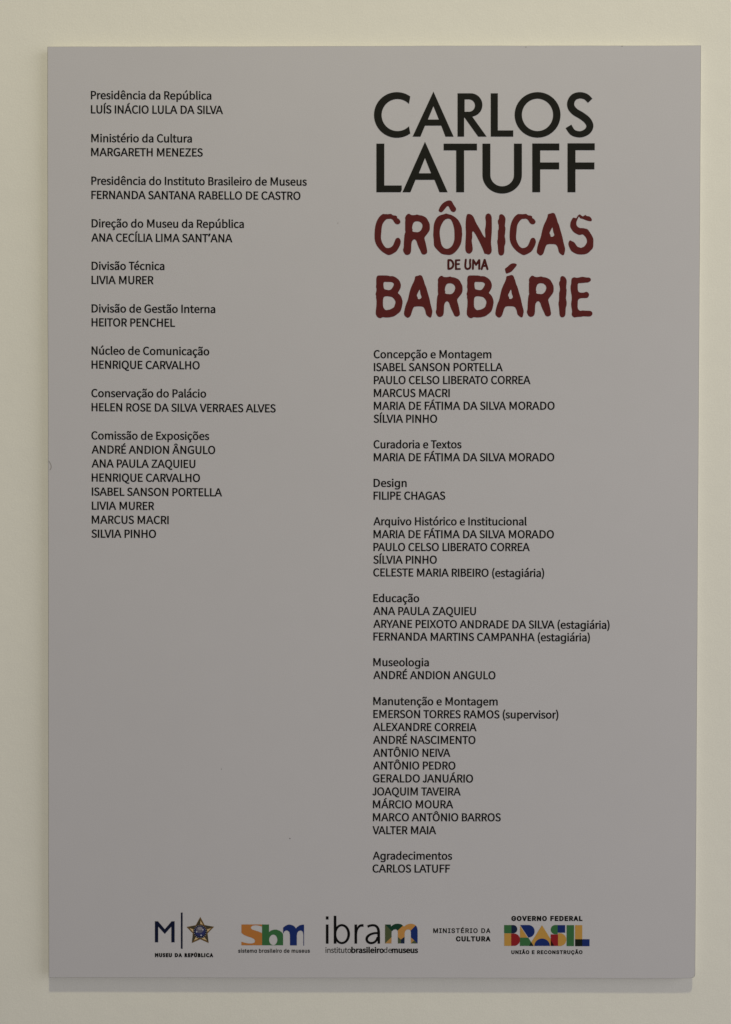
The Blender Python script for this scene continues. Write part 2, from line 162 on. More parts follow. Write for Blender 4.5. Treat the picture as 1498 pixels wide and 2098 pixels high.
GLYPH_WIDE = {
" ":[369,1.0,[]],
"A":[943,1.0,[[32,0,396,1000,543,1000,910,0,777,0,564,595,519,732,456,940,482,940,418,729,374,595,167,0],[216,279,216,391,727,391,727,279]]],
"C":[1003,1.0,[[526,-13,442,-6,366,14,295,49,233,96,180,156,137,227,105,308,86,399,79,499,86,600,105,691,137,773,180,844,233,903,295,951,366,986,442,1006,526,1013,599,1008,669,991,733,964,790,926,840,879,880,822,910,758,930,685,803,685,788,733,765,776,737,812,702,842,663,866,620,883,574,893,526,896,466,891,411,875,361,850,316,814,277,769,246,715,222,652,208,580,203,499,208,419,222,347,246,284,278,230,316,185,361,150,412,124,467,109,526,104,574,107,620,118,663,135,702,158,737,188,765,225,788,267,803,315,930,315,911,243,881,178,840,122,791,74,734,37,669,9,600,-8]]],
"D":[987,1.0,[[430,0,189,0,189,112,422,112,499,117,567,133,625,159,674,194,714,239,745,293,767,355,780,425,785,502,780,578,767,647,745,709,715,762,676,806,628,842,572,867,507,883,434,888,183,888,183,1000,443,1000,536,993,619,973,693,940,757,895,810,838,852,769,883,689,901,601,907,502,901,403,883,313,852,233,809,164,755,106,689,60,613,27,527,7],[245,1000,245,0,118,0,118,1000]]],
"E":[823,1.0,[[118,0,118,1000,732,1000,732,888,245,888,245,562,699,562,699,450,245,450,245,112,738,112,738,0]]],
"F":[806,1.0,[[118,0,118,1000,726,1000,726,888,245,888,245,547,681,547,681,435,245,435,245,0]]],
"G":[1023,1.0,[[528,-13,443,-6,365,14,294,49,231,97,179,156,136,227,104,309,85,399,79,499,85,600,104,691,136,773,179,844,231,903,293,951,362,986,438,1006,521,1013,597,1008,669,990,735,961,793,922,842,874,883,818,913,755,932,685,802,685,784,732,761,773,733,809,700,839,662,864,620,882,573,892,521,896,464,891,410,876,360,850,315,815,277,770,246,715,222,652,208,580,203,499,208,419,222,348,246,285,278,231,317,186,362,150,413,125,469,109,528,104,582,108,632,120,678,140,718,167,751,201,779,242,799,289,811,341,815,398,854,391,556,391,556,503,940,503,940,393,934,315,916,243,886,179,846,122,798,75,740,37,676,9,605,-8]]],
"I":[591,1.0,[[61,0,61,112,232,112,232,888,61,888,61,1000,530,1000,530,888,359,888,359,112,530,112,530,0]]],
"L":[772,1.0,[[118,0,118,1000,245,1000,245,112,710,112,710,0]]],
"M":[1235,1.0,[[118,0,118,1000,298,1000,545,368,565,312,588,241,612,165,632,96,604,96,625,162,649,238,672,311,693,368,936,1000,1116,1000,1116,0,991,0,991,572,992,643,993,725,995,812,997,899,1008,899,978,805,947,713,919,633,896,572,672,0,562,0,335,572,313,631,285,710,254,801,220,899,234,899,236,818,238,731,239,646,240,572,240,0]]],
"N":[1029,1.0,[[118,0,118,1000,268,1000,674,359,713,296,762,210,813,108,796,105,788,213,785,309,784,383,784,1000,911,1000,911,0,760,0,397,570,349,650,291,749,211,889,234,892,240,754,244,645,246,572,246,0]]],
"O":[1048,1.0,[[525,-13,442,-6,366,14,296,49,233,96,181,156,137,227,105,308,86,399,79,499,86,600,105,691,137,773,181,844,233,903,296,951,366,986,442,1006,525,1013,608,1006,684,986,754,951,816,903,869,844,912,773,944,691,963,600,969,499,963,399,944,308,912,227,869,156,816,96,754,49,684,14,608,-6],[525,104,583,109,637,124,687,149,732,184,771,229,803,283,827,347,841,419,846,499,841,581,827,653,803,717,771,771,732,816,687,851,637,876,583,891,525,896,467,891,413,876,362,850,317,815,278,770,246,716,222,653,208,580,203,499,208,419,222,347,246,284,278,229,317,185,362,150,413,124,467,109]]],
"R":[883,1.0,[[118,0,118,1000,464,1000,536,996,600,982,655,960,701,931,738,894,767,851,788,803,801,750,805,692,801,634,788,582,767,534,738,491,701,456,654,427,599,406,536,393,464,389,189,389,189,501,459,501,530,507,585,524,615,542,638,564,656,591,673,637,679,692,673,748,656,796,638,823,614,846,585,864,529,882,458,889,245,889,245,0],[694,0,452,450,595,450,841,0]]],
"S":[878,1.0,[[440,-17,370,-13,307,-2,251,18,201,45,159,78,126,118,100,163,83,214,75,268,205,268,212,232,224,200,243,172,280,139,327,115,381,101,440,97,504,102,562,118,610,145,648,181,665,209,676,240,679,274,676,304,667,330,653,352,622,379,582,402,481,437,361,470,285,497,221,529,169,568,132,615,110,670,102,732,107,786,122,836,147,880,181,919,222,952,270,979,325,998,383,1010,446,1013,510,1010,568,998,621,978,668,952,708,920,741,882,766,839,782,793,788,743,663,743,652,789,629,828,594,860,550,883,499,897,442,901,382,896,329,880,285,855,253,822,233,783,226,738,230,706,240,679,257,656,292,627,333,606,417,577,519,549,612,518,660,496,705,467,744,432,776,388,791,354,800,316,803,272,798,220,784,170,760,125,727,84,685,49,636,21,578,0,512,-13]]],
"T":[882,1.0,[[62,888,62,1000,819,1000,819,888,505,888,505,0,379,0,379,888]]],
"U":[1017,1.0,[[509,-16,433,-11,365,4,303,30,248,65,203,107,166,157,140,213,123,274,118,340,118,1000,244,1000,244,350,248,304,259,261,277,222,301,187,331,158,368,134,410,116,457,105,509,101,561,105,608,116,650,134,686,158,716,187,740,222,758,261,768,304,772,350,772,1000,899,1000,899,340,893,274,877,213,850,157,814,107,768,65,714,30,653,4,584,-11]]],
"V":[943,1.0,[[401,0,32,1000,166,1000,378,405,423,270,487,60,461,60,525,271,569,405,776,1000,910,1000,546,0]]],
"a":[765,1.0,[[314,-17,247,-10,186,10,150,30,119,56,94,88,75,124,63,166,60,212,63,252,71,287,85,316,114,352,152,380,197,400,246,414,350,432,459,446,496,452,521,462,537,477,542,501,542,505,537,547,524,583,502,612,471,633,432,646,385,650,335,646,293,634,259,615,231,591,211,565,197,538,81,572,100,615,125,650,154,680,205,715,261,738,321,751,381,756,423,753,470,746,517,731,562,708,602,675,634,630,649,591,659,546,662,494,662,0,544,0,544,102,536,102,519,76,495,48,464,23,423,2,374,-12],[335,89,377,92,415,101,448,115,488,145,518,183,536,226,542,271,542,373,530,365,510,358,455,346,394,337,345,330,264,312,230,296,203,274,186,244,181,206,185,171,200,142,224,119,255,103,292,93]]],
"b":[834,1.0,[[451,-16,389,-10,339,7,300,33,271,61,232,115,220,115,220,0,103,0,103,1000,223,1000,223,628,232,628,270,680,299,708,337,733,387,750,450,756,510,750,565,735,615,709,659,673,697,628,727,575,749,514,763,446,767,371,763,296,749,228,727,166,697,113,660,68,616,32,566,5,511,-11],[433,92,477,96,515,108,549,129,578,156,602,190,621,229,639,297,645,372,639,447,621,513,603,552,579,585,550,612,516,632,477,644,433,648,389,644,351,633,317,613,288,587,264,555,246,517,228,450,221,372,228,294,246,226,265,187,289,154,318,128,352,108,390,96]]],
"d":[834,1.0,[[384,-16,324,-11,269,5,219,32,175,68,138,113,107,166,85,228,72,296,67,371,72,446,85,514,108,575,138,628,176,673,220,709,270,735,325,750,385,756,448,750,497,733,536,708,565,680,602,628,611,628,611,1000,731,1000,731,0,615,0,615,115,603,115,564,61,534,33,496,7,446,-10],[402,92,445,96,483,108,517,128,546,154,570,187,589,226,607,294,613,372,607,450,589,517,570,555,547,587,518,613,484,633,445,644,402,648,358,644,318,632,284,612,255,585,232,552,213,513,195,447,189,372,195,297,213,229,232,190,256,156,285,129,319,108,358,96]]],
"e":[794,1.0,[[417,-16,348,-11,285,5,230,32,182,69,142,113,109,167,86,227,72,294,67,367,72,441,86,508,109,569,140,624,179,669,226,706,280,734,339,750,403,756,464,751,522,735,578,709,628,670,657,637,682,599,702,554,717,503,726,445,730,381,730,333,147,333,147,434,664,434,609,397,603,467,585,528,567,563,544,593,516,617,483,635,446,645,403,649,360,645,322,634,288,616,258,592,234,563,214,530,195,474,189,415,189,349,192,297,201,250,217,209,239,173,265,144,297,121,333,104,373,94,417,91,460,94,499,104,532,120,561,143,584,172,601,207,717,179,694,124,659,77,612,38,555,9,490,-10]]],
"i":[328,1.0,[[103,0,103,746,223,746,223,0],[164,870,133,876,106,894,87,919,81,950,87,981,106,1006,133,1024,164,1030,197,1024,224,1006,242,981,248,950,242,919,224,894,197,876]]],
"l":[372,1.0,[[274,-5,221,0,178,15,145,40,122,73,108,115,103,166,103,1000,223,1000,223,194,227,151,236,122,255,107,287,102,315,103,334,107,355,5,318,-2]]],
"m":[1199,1.0,[[103,0,103,746,220,746,221,581,211,581,231,635,260,680,297,715,338,739,384,754,431,759,482,754,527,737,565,709,595,672,617,629,631,579,614,579,633,631,663,674,702,710,748,737,801,754,858,759,901,756,940,747,977,731,1011,709,1039,680,1063,646,1080,604,1091,556,1095,501,1095,0,974,0,974,499,969,548,954,586,929,615,897,634,861,646,823,650,776,644,736,629,703,603,679,570,664,531,659,486,659,0,539,0,539,511,534,550,520,583,497,611,467,633,432,645,392,650,350,645,310,629,275,604,247,568,229,523,223,468,223,0]]],
"o":[816,1.0,[[407,-16,343,-11,283,5,230,32,182,69,142,114,110,167,86,228,72,295,67,368,72,443,86,511,110,572,142,626,182,671,230,707,283,734,343,750,407,756,473,750,533,734,587,707,634,671,674,626,706,572,730,511,744,443,749,368,744,295,730,228,706,167,674,114,634,69,587,32,533,5,473,-11],[407,91,455,96,496,108,531,130,561,158,585,192,604,231,622,297,628,368,622,441,604,507,585,547,561,581,531,610,496,631,455,644,407,648,361,644,320,631,285,610,256,581,232,547,213,508,195,441,189,368,195,297,213,231,232,192,256,158,285,130,320,108,361,96]]],
"r":[509,1.0,[[103,0,103,746,219,746,219,631,227,631,244,666,268,696,300,722,336,741,376,753,419,756,451,756,479,754,479,634,452,638,407,640,357,635,313,618,276,592,247,557,229,515,223,466,223,0]]],
"s":[717,1.0,[[358,-16,285,-10,220,7,183,24,150,47,121,74,98,107,81,144,70,185,185,209,198,172,218,142,244,118,276,102,314,93,356,89,405,93,446,104,481,122,506,146,522,173,527,202,524,227,515,248,499,267,465,289,417,305,293,334,231,353,181,378,142,409,114,446,98,489,92,538,96,579,108,617,128,652,155,682,188,707,226,728,270,743,317,753,368,756,439,750,499,732,548,704,588,667,617,622,637,570,527,545,508,585,477,620,449,639,412,650,368,654,326,650,289,640,257,623,233,600,218,574,213,545,217,519,227,497,244,478,282,456,338,438,451,411,513,392,563,368,602,337,629,300,646,258,651,209,647,167,635,128,614,93,586,61,552,34,511,13,464,-3,413,-13]]],
"t":[447,1.0,[[401,746,401,643,13,643,13,746],[128,926,248,926,248,192,253,150,267,120,284,108,306,100,335,98,364,100,397,105,419,3,377,-5,331,-8,271,-2,221,14,181,42,151,80,133,127,128,183]]],
"u":[806,1.0,[[358,-10,310,-7,266,4,226,21,190,45,160,77,136,115,118,161,107,214,103,273,103,746,223,746,223,283,229,229,244,184,269,147,303,120,345,104,393,99,444,104,490,122,528,151,557,190,576,240,582,300,582,746,702,746,702,0,586,0,586,181,604,181,578,118,545,69,505,33,461,9,412,-5]]],
"Ã":[943,1.0,[[32,0,396,1000,543,1000,910,0,777,0,564,595,519,732,456,940,482,940,418,729,374,595,167,0],[216,279,216,391,727,391,727,279],[559,1132,510,1140,465,1159,427,1179,396,1187,381,1183,370,1170,360,1134,277,1134,285,1189,305,1234,325,1256,352,1269,385,1273,433,1265,474,1245,512,1225,546,1217,561,1220,572,1230,579,1246,584,1270,666,1270,662,1232,652,1198,636,1170,615,1149,590,1136]]],
"Ç":[1003,1.0,[[526,-13,442,-6,366,14,295,49,233,96,180,156,137,227,105,308,86,399,79,499,86,600,105,691,137,773,180,844,233,903,295,951,366,986,442,1006,526,1013,599,1008,669,991,733,964,790,926,840,879,880,822,910,758,930,685,803,685,788,733,765,776,737,812,702,842,663,866,620,883,574,893,526,896,466,891,411,875,361,850,316,814,277,769,246,715,222,652,208,580,203,499,208,419,222,347,246,284,278,230,316,185,361,150,412,124,467,109,526,104,574,107,620,118,663,135,702,158,737,188,765,225,788,267,803,315,930,315,911,243,881,178,840,122,791,74,734,37,669,9,600,-8],[448,-287,448,-217,528,-217,559,-214,579,-207,590,-194,593,-172,590,-152,579,-139,559,-131,528,-129,472,-129,493,26,556,26,556,-7,556,-64,596,-69,628,-78,652,-93,670,-114,680,-140,683,-173,679,-209,666,-238,645,-260,615,-275,576,-284,528,-287]]],
"É":[823,1.0,[[118,0,118,1000,732,1000,732,888,245,888,245,562,699,562,699,450,245,450,245,112,738,112,738,0],[375,1097,469,1295,603,1295,474,1097]]]}
GLYPH_GILL = {
" ":[408,1.0,[]],
"A":[978,1.0,[[531,1006,430,1006,0,0,147,0,273,295,698,295,831,0,978,0],[478,786,639,424,328,424]]],
"B":[826,1.0,[[110,0,453,0,585,16,682,58,748,120,785,192,796,267,786,343,755,409,705,463,638,503,556,528,556,531,612,559,654,595,685,637,702,687,708,745,697,820,662,889,602,947,515,986,400,1000,110,1000],[254,871,386,871,454,864,504,843,537,813,555,775,560,732,552,674,527,629,485,597,426,578,349,572,254,572],[254,443,427,443,508,435,570,414,614,381,640,338,648,287,642,242,621,199,582,163,521,138,434,129,254,129]]],
"C":[1038,1.0,[[962,931,835,978,723,1005,619,1013,440,988,288,915,172,803,97,657,70,485,90,353,152,219,258,102,410,19,610,-13,719,-7,813,12,896,39,972,75,972,232,886,183,798,148,709,126,623,119,489,137,377,188,292,268,237,373,218,499,238,623,293,728,378,810,488,863,617,881,703,875,787,856,872,824,962,777]]],
"D":[1100,1.0,[[111,0,501,0,683,27,831,102,940,213,1009,349,1032,500,1012,643,951,778,847,892,697,971,500,1000,111,1000],[255,871,477,871,626,852,741,798,821,717,869,616,884,500,874,414,837,316,765,224,650,156,484,129,255,129]]],
"E":[733,1.0,[[677,1000,110,1000,110,0,691,0,691,129,254,129,254,440,663,440,663,569,254,569,254,871,677,871]]],
"I":[367,1.0,[[255,1000,111,1000,111,0,255,0]]],
"L":[718,1.0,[[252,1000,109,1000,109,0,704,0,704,129,252,129]]],
"M":[1145,1.0,[[1040,1000,906,1000,573,589,242,1000,107,1000,107,0,251,0,251,779,254,779,562,391,585,391,893,779,896,779,896,0,1040,0]]],
"P":[748,1.0,[[103,1000,103,0,246,0,246,433,396,433,520,447,615,486,681,546,720,623,733,713,721,803,684,882,621,944,532,985,415,1000],[246,871,415,871,483,862,531,838,563,804,580,762,585,718,577,664,554,620,517,588,468,568,409,562,246,562]]],
"R":[886,1.0,[[113,1000,113,0,257,0,257,434,317,434,360,430,404,413,453,374,511,308,582,205,714,0,886,0,807,109,749,198,695,285,643,361,589,424,526,475,585,506,631,546,666,596,686,654,694,720,679,816,636,893,568,951,477,987,365,1000],[257,877,349,877,423,870,478,851,516,820,538,778,545,726,540,677,521,632,485,596,429,572,349,563,257,563]]],
"S":[672,1.0,[[585,943,513,982,438,1005,362,1013,260,1001,176,966,113,911,73,837,59,746,104,608,211,510,339,430,446,347,491,242,485,207,466,173,434,144,388,124,328,116,256,125,187,153,123,199,65,261,65,79,128,38,195,9,267,-8,345,-13,436,0,513,37,573,95,611,170,625,258,580,415,472,519,344,595,237,669,192,765,204,814,237,851,287,876,350,884,404,879,461,862,522,830,585,780]]],
"U":[1038,1.0,[[950,1000,806,1000,806,418,804,351,794,293,775,242,743,199,703,168,650,142,585,125,509,119,447,124,390,140,339,166,293,204,265,239,246,281,236,336,233,409,233,1000,89,1000,89,378,112,233,175,123,268,46,381,1,506,-13,666,6,791,59,879,144,933,257,950,393]]],
"Ú":[1038,1.0,[[950,1000,806,1000,806,418,804,351,794,293,775,242,743,199,703,168,650,142,585,125,509,119,447,124,390,140,339,166,293,204,265,239,246,281,236,336,233,409,233,1000,89,1000,89,378,112,233,175,123,268,46,381,1,506,-13,666,6,791,59,879,144,933,257,950,393],[537,1282,438,1066,519,1066,683,1282]]]}
LINES = [
["Presidência da República",-302.49,444.98,-173.79,444.46],
["LUÍS INÁCIO LULA DA SILVA",-302.52,429.77,-161.24,429.15],
["Ministério da Cultura",-302.26,399.07,-194.65,398.73],
["MARGARETH MENEZES",-302.44,384.21,-183.08,383.72],
["Presidência do Instituto Brasileiro de Museus",-302.17,353.59,-71.49,352.68],
["FERNANDA SANTANA RABELLO DE CASTRO",-302.2,338.41,-78.18,337.5],
["Direção do Museu da República",-302.04,308.01,-138.92,307.42],
["ANA CECÍLIA LIMA SANT’ANA",-302.43,292.81,-151.19,292.06],
["Divisão Técnica",-302.11,262.5,-224.3,262.39],
["LIVIA MURER",-302.14,247.38,-236.06,247.12],
["Divisão de Gestão Interna",-302.19,216.88,-169.65,216.31],
["HEITOR PENCHEL",-302.21,201.96,-212.9,201.51],
["Núcleo de Comunicação",-302.26,171.69,-176.07,170.97],
["HENRIQUE CARVALHO",-302.29,156.6,-186.36,155.88],
["Conservação do Palácio",-302.55,125.98,-179.44,125.65],
["HELEN ROSE DA SILVA VERRAES ALVES",-302.36,110.87,-104.72,109.75],
["Comissão de Exposições",-302.63,80.44,-176.25,80.08],
["ANDRÉ ANDION ÂNGULO",-302.44,65.32,-169.69,64.97],
["ANA PAULA ZAQUIEU",-302.46,50.35,-191.13,49.98],
["HENRIQUE CARVALHO",-302.33,35.16,-186.04,34.86],
["ISABEL SANSON PORTELLA",-302.2,20.03,-162.28,19.4],
["LIVIA MURER",-302.22,4.89,-235.6,4.62],
["MARCUS MACRI",-302.41,-10.15,-219.94,-10.49],
["SILVIA PINHO",-302.59,-25.3,-233.47,-25.4],
["Concepção e Montagem",1.09,168.06,126.97,168.18],
["ISABEL SANSON PORTELLA",1.33,154.24,139.22,154.38],
["PAULO CELSO LIBERATO CORREA",1.35,140.31,169.07,140.55],
["MARCUS MACRI",1.27,126.43,82.33,126.52],
["MARIA DE FÁTIMA DA SILVA MORADO",1.29,112.71,194.99,112.99],
["SÍLVIA PINHO",1.21,98.82,68.93,98.9],
["Curadoria e Textos",1.1,71.34,95.06,71.47],
["MARIA DE FÁTIMA DA SILVA MORADO",1.28,57.49,194.84,57.76],
["Design",1.16,29.84,36.34,29.89],
["FILIPE CHAGAS",1.19,16.13,77.73,16.25],
["Arquivo Histórico e Institucional",1.02,-11.39,165.4,-11.28],
["MARIA DE FÁTIMA DA SILVA MORADO",1.15,-25.27,194.78,-25.1],
["PAULO CELSO LIBERATO CORREA",1.17,-39.09,168.96,-38.9],
["SÍLVIA PINHO",1.09,-52.81,68.97,-52.69],
["CELESTE MARIA RIBEIRO (estagiária)",0.96,-66.49,184.38,-66.78],
["Educação",1.16,-94.17,50.1,-94.18],
["ANA PAULA ZAQUIEU",1.02,-108.02,111.2,-108.01],
["ARYANE PEIXOTO ANDRADE DA SILVA (estagiária)",1.05,-121.86,254.95,-122.56],
["FERNANDA MARTINS CAMPANHA (estagiária)",1.23,-135.61,233.85,-136.08],
["Museologia",1.11,-163.28,60.61,-163.31],
["ANDRÉ ANDION ANGULO",1.14,-177.2,132.43,-177.22],
["Manutenção e Montagem",1.18,-205.37,134.88,-205.43],
["EMERSON TORRES RAMOS (supervisor)",1.36,-219.3,200.24,-219.51],
["ALEXANDRE CORREIA",1.02,-233.24,112.29,-233.34],
["ANDRÉ NASCIMENTO",1.04,-247.23,111.07,-247.17],
["ANTÔNIO NEIVA",1.07,-261.28,84.05,-261.07],
["ANTÔNIO PEDRO",1.09,-275.02,89.56,-274.95],
["GERALDO JANUÁRIO",0.95,-288.97,108.61,-288.9],
["JOAQUIM TAVEIRA",0.61,-303.09,95.33,-302.94],
["MÁRCIO MOURA",1.0,-317.05,87.3,-316.87],
["MARCO ANTÔNIO BARROS",1.02,-331.02,138.54,-330.79],
["VALTER MAIA",0.68,-345.15,68.93,-344.95],
["Agradecimentos",0.88,-372.73,86.18,-372.58],
["CARLOS LATUFF",0.74,-386.71,84.0,-386.57]]
SMALL = [
["gill","MUSEU DA REPÚBLICA",-234.89,-479.17,-171.81,-479.07,7.0,150,95],
["inter","sistema brasileiro de museus",-144.75,-474.31,-67.08,-474.05,7.7,42,34],
["text","instituto",-50.18,-474.21,-22.5,-474.12,11.3,10,8],
["text","brasileiro",-21.98,-474.11,12.55,-474.0,11.3,62,44],
["text","de",12.87,-474.0,21.32,-473.97,11.3,10,8],
["text","museus",21.74,-473.97,49.5,-473.88,11.3,62,44],
["inter","MINISTÉRIO DA",66.23,-452.13,128.0,-451.93,9.1,48,40],
["inter","CULTURA",90.79,-461.01,128.08,-460.89,9.3,95,66],
["inter","GOVERNO FEDERAL",150.58,-438.65,227.37,-438.41,9.1,105,72],
["inter","UNIÃO E RECONSTRUÇÃO",150.7,-474.71,227.52,-474.46,7.0,80,60]]
